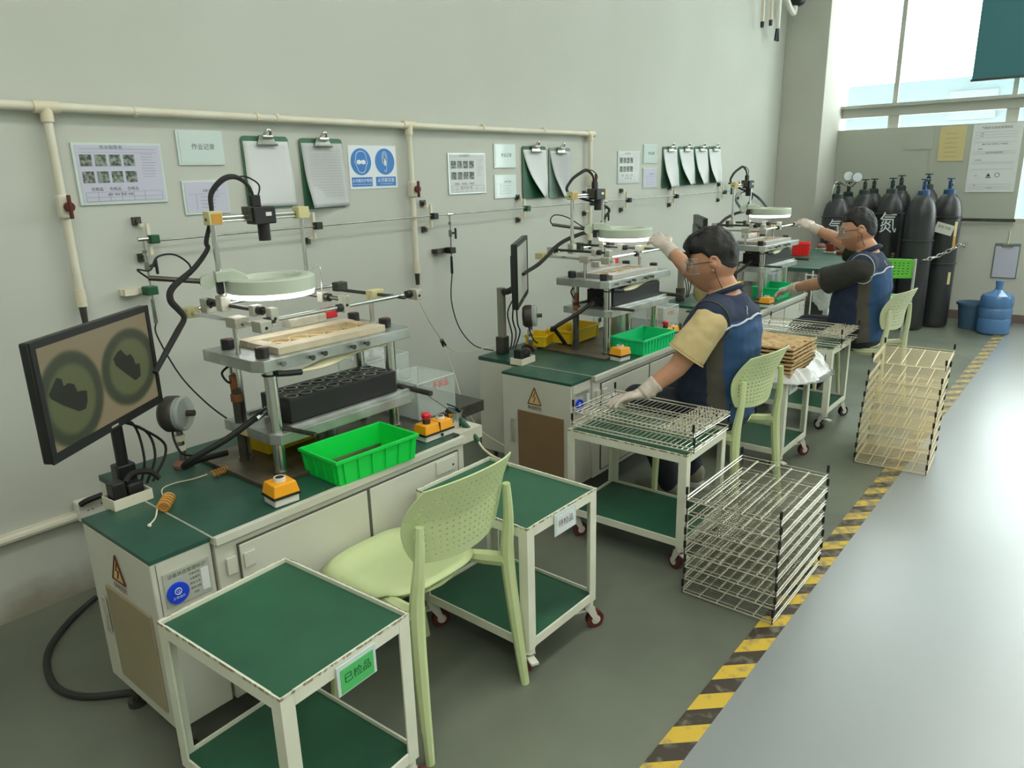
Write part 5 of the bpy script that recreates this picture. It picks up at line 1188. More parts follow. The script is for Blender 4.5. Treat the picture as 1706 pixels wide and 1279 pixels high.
def make_chair(label, m='chair_green', group='perforated plastic chairs', grid=(19, 14), round_=.58):
    """faces +y; origin on the floor below the seat centre"""
    t = local('plastic_chair', label, 'chair', group)
    # seat: rounded shell, lower in the middle
    g = MB(); n = 36; rings = 7; vs = []; fs = []
    for j in range(rings+1):
        q = j/rings
        for i in range(n):
            a = 2*PI*i/n; c, s = math.cos(a), math.sin(a); e = .55
            x = .205*(abs(c)**e)*(1 if c > 0 else -1)*(1-.10*(s < 0)*abs(s)); y = .205*(abs(s)**e)*(1 if s > 0 else -1)
            x *= q; y *= q
            z = .440+.010*q*q-.030*max(0, q-.85)/.15*(1 if s > .1 else .35)-.012*(1-q)+(.012*(q**3) if s < -.5 else 0)
            vs.append((x, y, z))
    for j in range(rings):
        for i in range(n): fs.append((j*n+i, j*n+(i+1) % n, (j+1)*n+(i+1) % n, (j+1)*n+i))
    o = g.add(vs, fs).build('seat', m, t, ang=60); so = o.modifiers.new('thick', 'SOLIDIFY'); so.thickness = .006
    g = MB(); g.sph((0, -.02, .418), (.168, .165, .022), 24, 10); g.build('seat_underside', m, t)
    # front and rear legs
    for s in (-1, 1):
        MB().tube([(.140*s, .140, .428), (.175*s, .138, .25), (.205*s, .125, .0)], [.018, .017, .013], 8, sub=4).build('leg', m, t)
        MB().tube([(.178*s, -.296, .715), (.187*s, -.294, .60), (.193*s, -.280, .46), (.205*s, -.294, .25), (.2175*s, -.320, .0)], [.012, .016, .022, .020, .014], 8, sub=4).build('leg', m, t)
        MB().tube([(.192*s, -.278, .450), (.182*s, -.20, .436), (.158*s, -.10, .425)], [.024, .024, .018], 8, sub=3).build('seat_arm', m, t)
    # perforated back: wraps forward at the sides
    def f(u, v):
        k = round_; x_ = u*math.sqrt(max(0, 1-k*v*v/2)); z_ = v*math.sqrt(max(0, 1-k*u*u/2))
        X = .208*x_*(1-.04*(v < 0)*abs(v)); Zz = .705+.132*z_+(.006*x_*x_ if v > 0 else -.004*x_*x_)
        Y = -.315-.055*max(0, z_)+.02*min(0, z_)*-1+.062*abs(x_)**2.2
        return (X, Y, Zz)
    def ins(i, j, nu, nv):
        if i in (0, nu-1) or j in (0, nv-1): return False
        if (i in (1, 2, nu-3, nu-2) and j in (1, nv-2)) or (i in (1, nu-2) and j in (2, nv-3)): return False
        return True
    panel_with_holes(f, grid[0], grid[1], .19, .0045, t, 'backrest', m, ins)
    return t
CH1 = make_chair('empty pale green perforated chair between the two nearest carts'); place(CH1, (1.365, -1.463, 0), 0)
CH2 = dup(CH1, 'pale green perforated chair under the first worker', loc=(3.180, -1.625, 0), rz=-.09)
CH3 = make_chair('paler perforated chair under the second worker', 'chair_pale', grid=(14, 12)); place(CH3, (5.24, -1.735, 0), -.12)
# bright lime folding-style chair at the far table
t = local('lime_chair', 'bright lime perforated chair with grey tube frame behind the second worker', 'chair')
def f4(u, v): return (.20*u*math.sqrt(1-.12*v*v), -.20-.02*v, .745+.085*v*math.sqrt(1-.12*u*u))
panel_with_holes(f4, 12, 7, .26, .007, t, 'backrest', 'chair_lime', lambda i, j, a, b_: 0 < i < a-1 and 0 < j < b_-1)
MB().prism([(-.19, -.17), (.19, -.17), (.20, .20), (-.20, .20)], .44, .452).build('seat', 'chair_lime', t, bevel=.004)
for s in (-1, 1):
    MB().tube([(.20*s, -.21, .83), (.20*s, -.20, .44), (.20*s, -.23, 0)], .011, 8).build('leg', 'chair_frame_grey', t); MB().tube([(.19*s, .19, .44), (.19*s, .20, 0)], .011, 8).build('leg', 'chair_frame_grey', t)
    MB().cyl((.20*s, -.20, .40), (.19*s, .19, .40), .009, 8).build('side_tube', 'chair_frame_grey', t)
MB().cyl((-.20, -.20, .52), (.20, -.20, .52), .008, 8).build('cross_tube', 'chair_frame_grey', t)
place(t, (7.12, -1.50, 0), -1.30)

# ------------------------------------------------------------------ far table and what is on it
t = thing('work_table', 'green-topped steel work table in front of the gas cylinders', 'table', (7.2, -.95, 0))
MB().bb(6.22, 7.75, -1.30, -.50, .765, .798).build('tabletop', 'green_top', t, smooth=False, bevel=.003)
MB().bb(6.22, 7.75, -1.295, -1.27, .70, .765).build('apron', 'clip_board_dark', t, smooth=False)
for (x, y) in ((6.25, -1.27), (7.72, -1.27), (6.25, -.53), (7.72, -.53)): MB().bb(x-.02, x+.02, y-.02, y+.02, 0, .765).build('leg', 'chair_frame_grey', t, smooth=False)
MB().bb(6.3, 7.7, -1.2, -.55, .25, .27).build('lower_shelf', 'steel_dark', t, smooth=False)
for i, (px, py, s, mm, lb) in enumerate(((1384, 421, .075, 'copper_part', 'dark reddish metal block on a grey pad on the far table'), (1368, 415, .060, 'rust_base', 'rounded reddish part left of the metal block on the far table'), (1352, 400, .07, 'copper_part', 'reddish part at the back of the far table'), (1396, 408, .055, 'gauge_body', 'grey casting behind the metal block on the far table'))):
    _p = AZ(px, py, .80); x, y = _p.x, min(_p.y, -.58)
    t = thing('metal_part', lb, 'part', (x, y, .80), 'loose parts on the far table')
    MB().bb(x-s*.8, x+s*.8, y-s*.7, y+s*.7, .799, .815).build('pad', 'alu_clamp', t, smooth=False, bevel=.004)
    if i % 2 == 0: MB().prism([(x-s*.6, y-s*.5), (x+s*.6, y-s*.5), (x+s*.45, y+s*.5), (x-s*.45, y+s*.5)], .815, .815+s*1.0).build('block', mm, t, bevel=.008)
    else: MB().sph((x, y, .83), (s*.9, s*.7, s*.5), 16, 10).build('block', mm, t)
_p = AZ(1402, 424, .80); t = thing('metal_ring', 'dark round fitting lying on the far table', 'part', tuple(_p), 'loose parts on the far table')
MB().lathe([(.03, .0), (.05, 0), (.05, .03), (.03, .03)], (_p.x, _p.y, .799), 20, close=True).build('ring', 'copper_part', t)

# ------------------------------------------------------------------ gas cylinders
def make_cyl(label, x, y, blue=False, hh=1.21, r=.132, rings=(.62, 1.07), group='black gas cylinders against the far wall'):
    t = thing('gas_cylinder', label, 'gas cylinder', (x, y, 0), group)
    prof = [(0, 0), (r*.86, 0), (r*.98, .02), (r, .05), (r, hh-.10), (r*.95, hh-.03), (r*.78, hh+.05), (r*.50, hh+.10), (r*.28, hh+.12), (r*.26, hh+.15), (0, hh+.15)]
    MB().lathe(prof, (x, y, 0), 32).build('body', 'cylinder_black', t)
    for z in rings: MB().lathe([(r, -.009), (r+.009, -.004), (r+.009, .004), (r, .009)], (x, y, z), 32, close=True).build('rubber_ring', 'cylinder_black', t)
    vm = 'cylinder_blue' if blue else 'valve_dark'; zt = hh+.15
    MB().lathe([(0, 0), (r*.42, 0), (r*.40, .05), (r*.30, .06), (0, .06)], (x, y, zt-.05), 16).build('neck_ring', vm, t)
    g = MB(); g.cyl((x, y, zt), (x, y, zt+.085), .019, 10); g.cyl((x, y, zt+.045), (x-.045, y-.02, zt+.045), .013, 8); v = g.build('valve', vm, t)
    g = MB(); g.cyl((x, y, zt+.085), (x, y, zt+.105), .008, 6); g.lathe([(.0, .0), (.036, 0), (.038, .006), (.034, .012), (0, .012)], (x, y, zt+.100), 10); g.build('handwheel', vm, v)
    return t
cyls = [make_cyl('rightmost gas cylinder with a blue valve and a white tag', 8.46, -1.69, True, 1.20, rings=(.64, 1.09)),
        make_cyl('gas cylinder with a blue collar second from the right', 8.18, AX(1543, 293, 8.18).y, True, 1.20, rings=(.88,)),
        make_cyl('gas cylinder marked with large white painted character', 8.42, AX(1489, 293, 8.42).y, False, 1.21, rings=(1.12,)),
        make_cyl('gas cylinder fourth from the right in the front row', 8.46, AX(1443, 293, 8.46).y, False, 1.20, rings=()),
        make_cyl('leftmost front gas cylinder carrying a hose next to the pillar', 8.10, AX(1399, 293, 8.10).y, False, 1.17, rings=(1.10,)),
        make_cyl('back-row gas cylinder between the blue-valved pair', 8.74, AX(1548, 293, 8.74).y, False, 1.24, r=.122, rings=()),
        make_cyl('back-row gas cylinder behind the painted one', 8.74, AX(1503, 293, 8.74).y, False, 1.23, r=.122, rings=()),
        make_cyl('back-row gas cylinder behind the fourth from right', 8.74, AX(1458, 293, 8.74).y, False, 1.20, r=.122, rings=()),
        make_cyl('back-row gas cylinder nearest the pillar with gauges', 8.70, AX(1416, 293, 8.70).y, False, 1.17, r=.122, rings=())]
def on_cyl(o, body, size, z, dirn, m, sx=1.0, rot=0):
    """flat lettering wrapped at a spot of the cylinder that faces direction dirn"""
    c = Vector(ORG[o.name]); d = Vector(dirn).normalized(); X = V(-d.y, d.x, 0)
    return text(body, size, m, o, c+d*.136+V(0,0,z), tuple(X), (0,0,1), 'painted_mark', sx=sx)
on_cyl(cyls[2], '氮', .22, 1.02, (-.97, -.20, 0), 'sign_white', .75)
on_cyl(cyls[4], '气', .15, 1.0, (-.96, -.26, 0), 'sign_white', .8)
on_cyl(cyls[2], '字', .07, .70, (-.70, -.71, 0), 'paper_yellow', .6)
c0 = V(8.46, -1.69, 0)
d = V(-.93, -.05, 0).normalized(); X = V(-d.y, d.x, 0); k = c0+d*.140+V(0, 0, .985)
R = Matrix((X, -d, V(0,0,1))).transposed() @ Matrix.Rotation(.28, 3, 'Y')
tg = MB().box(k+X*.01, (.16, .003, .10), R).build('tag', 'white_plastic', cyls[0], smooth=False); text('危险 气瓶', .026, 'ink', cyls[0], k+X*.01+V(0,0,.012)+d*.002, tuple(R@V(1,0,0)), tuple(R@V(0,0,1)), 'tag_text')
for (z, hgt, yo) in ((.86, .10, .06), (.98, .14, .10), (.50, .12, .07)): 
    dd = V(-.6, -.8, 0).normalized(); MB().box(c0+dd*.132+V(0,0,z), (.004, .03, hgt), Matrix((dd, V(-dd.y, dd.x, 0), V(0,0,1))).transposed()).build('paint_mark', 'tape_amber' if z == .86 else 'paper_yellow', cyls[0], smooth=False)
t = thing('gas_regulator', 'pair of round pressure gauges on top of the leftmost cylinders', 'gauge', (8.42, -.66, 1.36))
for k, (px, py) in enumerate(((1413, 293), (1428, 295))):
    p = AX(px, py, 8.42); MB().cyl(p, p+V(-.03, -.012, 0), .052, 22).build('gauge_case', 'gauge_body', t); MB().cyl(p+V(-.030, -.012, 0), p+V(-.032, -.0128, 0), .045, 22).build('dial', 'sign_white', t)
p = AX(1413, 293, 8.42); q = AX(1428, 295, 8.42)
MB().tube([p+V(.0,0,-.04), p+V(0,0,-.09), (p+q)/2+V(0,0,-.10), q+V(0,0,-.04)], .012, 8).build('manifold', 'gauge_body', t)
MB().tube([p+V(0,.02,-.10), AX(1395, 302, 8.3), AX(1386, 322, 8.1), AX(1384, 350, 8.0), AX(1380, 378, 7.98), AX(1374, 400, 7.9)], .007, 8, sub=5).build('hose', 'gauge_body', t)
# chain: links round the cylinders to the far wall
t = thing('chain', 'steel chain hanging across the two right-hand gas cylinders to the wall', 'chain', (8.30, -1.55, .72))
pts = [AX(1538, 433, 8.02), AX(1553, 430, 8.14), AX(1568, 424, 8.26), AX(1584, 416, 8.30), AX(1599, 407, 8.36), V(8.56, -1.87, .80), V(8.80, -1.84, .80), V(8.99, -1.82, .80)]
pts = smooth_path([Vector(p) for p in pts], [1]*len(pts), 1)[0]
lk = 0
for k in range(len(pts)-1):
    seg = pts[k+1]-pts[k]; nlk = max(1, round(seg.length/.055))
    for i in range(nlk):
        c = pts[k]+seg*((i+.5)/nlk); d = seg.normalized(); up = V(0,0,1) if lk % 2 else V(-.6,-.8,0); s = (up-d*up.dot(d)).normalized(); hl = seg.length/nlk*.62; hw = .016
        ring = [c+d*(hl*math.cos(q))+s*(hw*math.sin(q)) for q in [j*PI/5 for j in range(10)]]
        MB().tube(ring, .0052, 5, closed=True).build('link', 'chain_steel', t); lk += 1

# bucket and water bottle
t = thing('bucket', 'blue plastic bucket beside the rightmost gas cylinder', 'bucket', (8.52, -2.02, 0))
MB().lathe([(0, 0), (.105, 0), (.132, .235), (.142, .238), (.142, .262), (.134, .262), (.128, .24), (.100, .006), (0, .006)], (8.52, -2.02, 0), 36).build('body', 'bucket_blue', t)
for s in (-1, 1): MB().box((8.52, -2.02+.142*s, .245), (.03, .012, .03)).build('handle_lug', 'bucket_blue', t, bevel=.003)
MB().tube([(8.52, -2.02+.145*math.cos(a), .235-.02*math.sin(a)) for a in [k*PI/8 for k in range(9)]], .003, 6).build('handle', 'bucket_blue', t)
t = thing('water_bottle', 'large translucent blue water bottle right of the bucket', 'bottle', (8.36, -2.23, 0))
pr = [(0, 0), (.120, 0), (.138, .015), (.140, .04), (.140, .14), (.132, .155), (.140, .17), (.140, .24), (.132, .255), (.140, .27), (.140, .345), (.128, .375), (.06, .405), (.034, .425), (.030, .45), (.030, .49), (0, .49)]
MB().lathe(pr, (8.36, -2.23, 0), 40).build('body', 'bottle_blue', t); MB().cyl((8.36, -2.23, .475), (8.36, -2.23, .51), .034, 20).build('cap', 'bottle_blue', t)
# bag and stand between the farthest bench and the second worker, shelf box on the floor beyond
t = thing('tool_stand', 'thin white wire stand with a hanging clear bag by the second worker knees', 'stand', (5.92, -1.25, 0))
for (x, y) in ((5.88, -1.20), (5.88, -1.42), (6.05, -1.20)): MB().cyl((x, y, 0), (x+.01, y, .80), .006, 6).build('leg', 'white_plastic', t)
for z in (.45, .79): MB().cyl((5.88, -1.20, z), (5.88, -1.42, z), .005, 6).build('rung', 'white_plastic', t)
blob('hanging_bag', t, (5.94, -1.33, .66), (.05, .085, .12), 'bag_clear', 5, .4, 4)
t = thing('floor_box', 'flat pale blue box lying under the farthest bench', 'box', (5.7, -1.05, 0)); MB().bb(5.2, 5.9, -1.05, -.8, .0, .10).build('body', 'panel_grey', t, smooth=False, bevel=.004)

# ------------------------------------------------------------------ people
from mathutils import noise
def remesh(g, name, mats, parent, voxel, smooth=6, fac=.5, kind=None):
    o = g.build(name+'_raw', mats[0], parent)
    r = o.modifiers.new('r', 'REMESH'); r.mode = 'VOXEL'; r.voxel_size = voxel
    s = o.modifiers.new('s', 'SMOOTH'); s.iterations = smooth; s.factor = fac
    dg = bpy.context.evaluated_depsgraph_get(); dg.update()
    me = bpy.data.meshes.new_from_object(o.evaluated_get(dg)); off = ORG.get(parent.name, (0,0,0))
    bpy.data.objects.remove(o)
    me.name = name; me.materials.clear()
    for m in mats: me.materials.append(MATS[m])
    for p in me.polygons: p.use_smooth = True
    ob = bpy.data.objects.new(name, me); COL.objects.link(ob); ob.parent = parent; ORG[ob.name] = tuple(off)
    return ob
def capsule(g, pts, rs, n=14, sub=4):
    g.tube(pts, rs, n, sub=sub)
    g.sph(pts[0], rs[0], 14, 10); g.sph(pts[-1], rs[-1], 14, 10)
def loft(g, secs, n=28):
    """secs: (centre, rx, ry) horizontal super-ellipses from bottom to top"""
    vs = []; fs = []
    for (c, rx, ry) in secs:
        for i in range(n):
            a = 2*PI*i/n; cc, ss = math.cos(a), math.sin(a); e = .85
            vs.append((c[0]+rx*(abs(cc)**e)*(1 if cc > 0 else -1), c[1]+ry*(abs(ss)**e)*(1 if ss > 0 else -1), c[2]))
    m = len(secs)
    for j in range(m-1):
        for i in range(n): fs.append((j*n+i, j*n+(i+1) % n, (j+1)*n+(i+1) % n, (j+1)*n+i))
    fs.append(tuple(range(n-1, -1, -1))); fs.append(tuple(range((m-1)*n, m*n)))
    g.add(vs, fs)
def sm(a, b_, x): t = max(0, min(1, (x-a)/(b_-a))); return t*t*(3-2*t)
def head_point(d):
    x, y, z = d.x*.080, d.y*.102, d.z*.124
    t = sm(-.01, -.115, z) if False else sm(.01, .115, -z)
    x *= 1-.34*t
    if y < 0: y *= 1-.34*t
    else:
        y *= .95-.05*sm(.05, .12, z); y += .016*t*math.exp(-(x/.04)**2)
        f = math.exp(-(x/.0125)**2)
        y += f*(0.034*math.exp(-((z+.026)/.015)**2)+.018*math.exp(-((z+.004)/.018)**2)+.004*math.exp(-((z-.022)/.014)**2))
        y += .007*math.exp(-(x/.024)**2)*(math.exp(-((z+.058)/.007)**2)+.9*math.exp(-((z+.071)/.007)**2))
        y -= .004*math.exp(-(x/.03)**2)*math.exp(-((z+.0645)/.003)**2)
        y -= .009*math.exp(-((abs(x)-.032)/.015)**2)*math.exp(-((z-.008)/.011)**2)
        y += .004*math.exp(-((abs(x)-.03)/.02)**2)*math.exp(-((z-.030)/.008)**2)
    return V(x, y, z)
def head_parts(t, c, tilt, turn, scale, style, skinmesh):
    M = Matrix.Rotation(turn, 3, 'Z') @ Matrix.Rotation(-tilt, 3, 'X'); c = Vector(c)
    def T(p): return c+M@(Vector(p)*scale)
    nu, nv = 80, 60
    def surf(fn):
        vs = []; fs = []
        for j in range(nv+1):
            ph = PI*j/nv
            for i in range(nu):
                th = 2*PI*i/nu; d = V(math.sin(ph)*math.cos(th), math.sin(ph)*math.sin(th), math.cos(ph)); vs.append(T(fn(d)))
        for j in range(nv):
            for i in range(nu): fs.append((j*nu+i, (j+1)*nu+i, (j+1)*nu+(i+1) % nu, j*nu+(i+1) % nu))
        return vs, fs
    skinmesh.add(*surf(head_point))
    for s in (-1, 1):
        ear = [T((s*(.079+.006*math.sin(a)), -.012+.017*math.cos(a), .002+.030*math.sin(a))) for a in [k*PI/6 for k in range(12)]]
        skinmesh.tube(ear, .0058*scale, 8, closed=True); skinmesh.sph(T((s*.077, -.010, -.002)), .017*scale, 10, 8); skinmesh.sph(T((s*.079, -.004, -.026)), .0085*scale, 8, 6)
    def hair(d):
        p = head_point(d); z = p.z; y = p.y
        if style == 0:
            line = .052 if y > .03 else (.052-.052*sm(.03, -.005, y) if False else .052*sm(-.02, .03, y)-.004)
            back = sm(-.02, -.06, y) if False else sm(.02, .075, -y); line = line*(1-back)+(-.040)*back
            th = .014*sm(.02, .10, z)+.009*sm(-.02, .05, z)+.002
            th += .014*sm(.02, .07, y)*sm(.03, .07, z)
        else:
            line = .062*sm(-.015, .045, y)-.002; back = sm(.02, .075, -y); line = line*(1-back)+(-.050)*back
            th = .014*sm(.02, .10, z)+.003
        k = sm(line-.006, line+.010, z)
        n_ = noise.noise(V(p.x*45, p.y*45, p.z*22))*.007+noise.noise(V(p.x*170, p.y*170, p.z*50))*.004
        if abs(p.x) > .05 and z < .045: th *= .25+.75*sm(0, .045, z)
        if y < 0: th *= .25+.75*sm(-.035, .045, z)
        off = (th+n_*sm(-.02, .05, z))*k-.012*(1-k)
        return p+p.normalized()*off
    vs, fs = surf(hair)
    MB().add(vs, fs).build('hair', 'hair', t, ang=180)
    if style == 0:   # fringe locks over the forehead and crown
        r = random.Random(4)
        g = MB()
        for k in range(46):
            a = r.uniform(-.9, .9); z0 = r.uniform(.080, .112); x = .062*math.sin(a)
            g.tube([T((x*.6, .01, .140)), T((x*.9, .070, .118)), T((x*1.05, .096-abs(a)*.012, z0-.012)), T((x*1.15+r.uniform(-.004,.004), .098-abs(a)*.018, z0-.036+r.uniform(-.010,.008)))], [.010, .011, .008, .002], 6, sub=3)
        g.build('fringe', 'hair', t, ang=180)
    for s in (-1, 1):
        e = MB().sph(T((s*.031, .074, .008)), .0125*scale, 14, 10).build('eye', 'sign_white', t); MB().sph(T((s*.031, .0815, .007)), .0058*scale, 10, 8).build('iris', 'hair', t)
        MB().tube([T((s*.018, .094, .030)), T((s*.034, .092, .034)), T((s*.048, .080, .029))], .0028*scale, 6, sub=3).build('eyebrow', 'hair', t)
    MB().tube([T((-.020, .094, -.064)), T((0, .103, -.0645)), T((.020, .094, -.064))], .0018*scale, 6, sub=3).build('mouth', 'rust_base', t)
    # glasses
    for s in (-1, 1):
        o = MB().tube([T((s*(.034+.024*math.cos(a)), .106-.010*abs(math.cos(a))*(1 if math.cos(a) > 0 else 0), .006+.019*math.sin(a))) for a in [k*PI/8 for k in range(16)]], .0016*scale, 6, closed=True).build('glasses_rim', 'glasses_frame', t)
        MB().tube([T((s*.058, .096, .012)), T((s*.080, .060, .014)), T((s*.086, .000, .012)), T((s*.084, -.022, .002))], .0020*scale, 6, sub=3).build('glasses_temple', 'glasses_frame', t)
        g = MB(); q = [T((s*(.034+.024*math.cos(a)), .107-.010*max(0, math.cos(a)), .006+.019*math.sin(a))) for a in [k*PI/8 for k in range(16)]]; g.add(q, [tuple(range(16))]); g.build('lens', 'glasses_clear', t)
    pts = []
    for k in range(13):
        a = -1.35+2.7*k/12; pts.append((math.sin(a)*.083, .030+math.cos(a)*.095))
    vs = []; fs = []
    for (z, kk) in ((.036, .97), (.016, 1.03), (-.012, 1.03), (-.028, .94)):
        for (x, y) in pts: vs.append(T((x*kk, .030+(y-.030)*kk, z)))
    for j in range(3):
        for i in range(12): a = j*13+i; fs.append((a, a+1, a+14, a+13))
    o = MB().add(vs, fs).build('clear_goggles', 'glasses_clear', t, ang=180); so = o.modifiers.new('thick', 'SOLIDIFY'); so.thickness = .0018
    for row in (0, 3): MB().tube([vs[row*13+i] for i in range(13)], .0009, 5).build('goggle_edge', 'acrylic_edge', t)
    return T
def hand(g, W, D, N, side, curl, spread=.24, grow=0.0, thumb=.9, curls=None):
    """W wrist, D finger direction, N back-of-hand normal, side: +1 thumb towards D x N"""
    W = Vector(W); D = Vector(D).normalized(); N = Vector(N); N = (N-D*N.dot(D)).normalized(); S = D.cross(N)*side
    R = Matrix((D, S, N)).transposed()
    g.sph(W+D*.054, (.052+grow, .041+grow, .0165+grow), 18, 12, R)
    capsule(g, [W-D*.03, W+D*.02], [.026+grow, .024+grow], 12, 2)
    for i, (o, L, r) in enumerate(((.029, .070, .0088), (.010, .078, .0092), (-.010, .073, .0088), (-.028, .058, .0078))):
        b_ = W+D*(.088-.004*abs(i-1))+S*o; d = (D+S*(o*spread/.03)).normalized(); c = curl if curls is None else curls[i]
        capsule(g, [W+D*.02+S*o*.6, b_], [.013+grow, r+.002+grow], 10, 2)
        p = b_; a = 0; pts = [b_]
        for k, f_ in enumerate((.45, .31, .24)):
            a += c*(.8 if k == 0 else 1.0); q = d*math.cos(a)-N*math.sin(a); p = p+q*(L*f_); pts.append(p)
        capsule(g, pts, [r+grow, r+grow, r*.93+grow, r*.82+grow], 10, 2)
    b_ = W+D*.022+S*.026; d1 = (D*.62+S*.70*thumb-N*.30).normalized(); d2 = (D*.90+S*.25*thumb-N*.42).normalized()
    capsule(g, [b_, b_+d1*.036, b_+d1*.036+d2*.030, b_+d1*.036+d2*.054], [.0150+grow, .0118+grow, .0105+grow, .0088+grow], 10, 2)
def person(label, J, style, tee, scale=1.06):
    t = thing('person', label, 'person', (J['pelvis'][0], J['pelvis'][1], 0), 'workers seated at the presses')
    P = Vector(J['pelvis']); Nk = Vector(J['neck']); Hd = Vector(J['head'])
    def tor(u, dy=0): return V(P.x+(Nk.x-P.x)*u, P.y+(Nk.y-P.y)*u+dy, P.z+(Nk.z-P.z)*u)
    secs = [(tor(-.10), .150, .115), (tor(0), .172, .132), (tor(.14, .022), .176, .148), (tor(.34, .018), .172, .150), (tor(.56, .006), .178, .148), (tor(.74), .190, .132), (tor(.86, -.006), .178, .108), (tor(.95, -.006), .110, .080), (tor(1.02, 0), .060, .062)]
    g = MB(); loft(g, secs)
    capsule(g, [tor(.94), Nk+V(0,0,.02), Hd+V(0,-.020,-.062)], [.066, .060, .056], 16, 3)
    T = head_parts(t, Hd, J['tilt'], J['turn'], scale, style, g)
    for k in ('L', 'R'):
        sh, el, wr = (Vector(J[q+k]) for q in ('sh', 'el', 'wr')); hd, hn = Vector(J['hd'+k]), Vector(J['hn'+k])
        capsule(g, [tor(.82), sh], [.068, .052], 14, 2)
        capsule(g, [sh, sh+(el-sh)*.5, el], [.052, .052, .043], 14, 3); capsule(g, [el, el+(wr-el)*.35, wr], [.043, .041, .027], 14, 3)
        hand(g, wr+(wr-el).normalized()*.012, hd, hn, J['side'+k], J['curl'+k], thumb=J.get('th'+k, .9), curls=J.get('cs'+k))
    for k in ('L', 'R'):
        kn, an = Vector(J['kn'+k]), Vector(J['an'+k]); hp = P+V(.085*(-1 if k == 'L' else 1), .02, .0)
        capsule(g, [hp, hp+(kn-hp)*.5, kn], [.082, .072, .055], 14, 3); capsule(g, [kn, kn+(an-kn)*.4, an], [.055, .050, .036], 14, 3)
    body = remesh(g, 'body', ['skin'], t, .0048, 5, .5)
    # vest
    gz = MB(); gr = .022
    vsec = [(c, rx+gr, ry+gr) for (c, rx, ry) in secs[:7]]+[(secs[7][0], .125, .092)]
    vsec[0] = (tor(-.04), .192, .150); vsec.append((tor(1.0, -.008), .084, .080))
    loft(gz, vsec)
    for k in ('L', 'R'):
        sh = Vector(J['sh'+k]); capsule(gz, [tor(.87), tor(.87)+(sh+V(0,0,.012)-tor(.87))*.86], [.088, .080], 16, 2)
    vest = remesh(gz, 'vest', ['vest_navy', 'vest_blue', 'vest_grey'], t, .009, 10, .6)
    off = Vector(ORG[vest.name])
    for v in vest.data.vertices:
        p = v.co+off; v.co += v.normal*(.006*noise.noise(V(p.x*9, p.y*9, p.z*16))+.003*noise.noise(V(p.x*25, p.y*25, p.z*30)))
    cy = lambda z: P.y+(Nk.y-P.y)*((z-P.z)/(Nk.z-P.z)); zy = tor(.80).z
    for pl in vest.data.polygons:
        c = pl.center+off; dx = c.x-(P.x+(Nk.x-P.x)*.5); dy = c.y-cy(c.z)
        yoke = zy+.05-.30*max(0, dy+.16)*0 
        if c.z < zy+.01:
            if dy < -.085-.10*max(0, .75-c.z): pl.material_index = 1
            elif dy < -.015-.10*max(0, .75-c.z) and abs(dx) > .10: pl.material_index = 2
    def proj(pts, lift=.004):
        out = []
        for p in pts:
            ok, loc, nn, i = vest.closest_point_on_mesh(Vector(p)-off); out.append(loc+nn*lift+off)
        return out
    cx = P.x+(Nk.x-P.x)*.8; yb = cy(zy)-.2
    w = smooth_path([V(cx-.20, yb+.16, zy-.015), V(cx-.15, yb+.06, zy+.0), V(cx-.06, yb, zy+.030), V(cx+.06, yb, zy+.030), V(cx+.15, yb+.06, zy), V(cx+.20, yb+.16, zy-.015)], [1]*6, 6)[0]
    MB().tube(proj(w), .0048, 6).build('yoke_piping', 'piping_white', t)
    MB().tube(proj([V(cx-.06, yb, zy+.03-.006*k+.09) for k in range(0, 12)]), .0018, 5).build('seam', 'piping_white', t)
    # collar
    MB().tube([Nk+V(.070*math.cos(a), .004+.074*math.sin(a), .002-.034*math.sin(a)) for a in [k*PI/10 for k in range(20)]], .012, 8, closed=True).build('collar', 'vest_navy', t)
    MB().tube([Nk+V(.063*math.cos(a), .004+.066*math.sin(a), .012-.034*math.sin(a)) for a in [k*PI/10 for k in range(20)]], .007, 8, closed=True).build('shirt_collar', tee, t)
    # sleeves
    for k in ('L', 'R'):
        sh, el = Vector(J['sh'+k]), Vector(J['el'+k]); d = (el-sh).normalized(); e = sh+(el-sh)*J.get('slv'+k, .78)
        gs = MB(); gs.sph(sh+d*.012, .074, 20, 14); gs.tube([sh-d*.02, sh+d*.03, sh+(e-sh)*.45, sh+(e-sh)*.8, e], [.066, .076, .080, .084, .090], 22, sub=5)
        sl = remesh(gs, 'sleeve', [tee], t, .007, 8, .5); o2 = Vector(ORG[sl.name])
        for v in sl.data.vertices:
            p = v.co+o2; v.co += v.normal*(.008*noise.noise(V(p.x*11, p.y*11, p.z*11))+.003*noise.noise(V(p.x*30, p.y*30, p.z*30)))
        n = d.orthogonal().normalized(); m_ = d.cross(n)
        MB().tube([e+(n*math.cos(a)+m_*math.sin(a))*.086 for a in [j*PI/12 for j in range(24)]], .0036, 6, closed=True).build('sleeve_hem', tee, t)
        apc = sh-V(0,0,0)+(tor(.80)-sh)*.10; ax_ = (sh-tor(.80)); ax_.z = 0; ax_ = (ax_.normalized()+d*.55).normalized(); n2 = ax_.orthogonal().normalized(); m2 = ax_.cross(n2)
        MB().tube(proj([apc+(n2*math.cos(a)+m2*math.sin(a))*.080 for a in [j*PI/12 for j in range(24)]], .003), .0034, 6, closed=True).build('armhole_piping', 'piping_white' if style else 'vest_grey', t)
        gl = MB(); wr = Vector(J['wr'+k]); ax = (wr-el).normalized()
        hand(gl, wr+ax*.012, Vector(J['hd'+k]), Vector(J['hn'+k]), J['side'+k], J['curl'+k], grow=.0026, thumb=J.get('th'+k, .9), curls=J.get('cs'+k))
        gl.tube([wr-ax*.060, wr-ax*.03, wr+ax*.015], [.041, .037, .036], 14, sub=3)
        gv = remesh(gl, 'glove', ['glove'], t, .0045, 3, .4); o3 = Vector(ORG[gv.name])
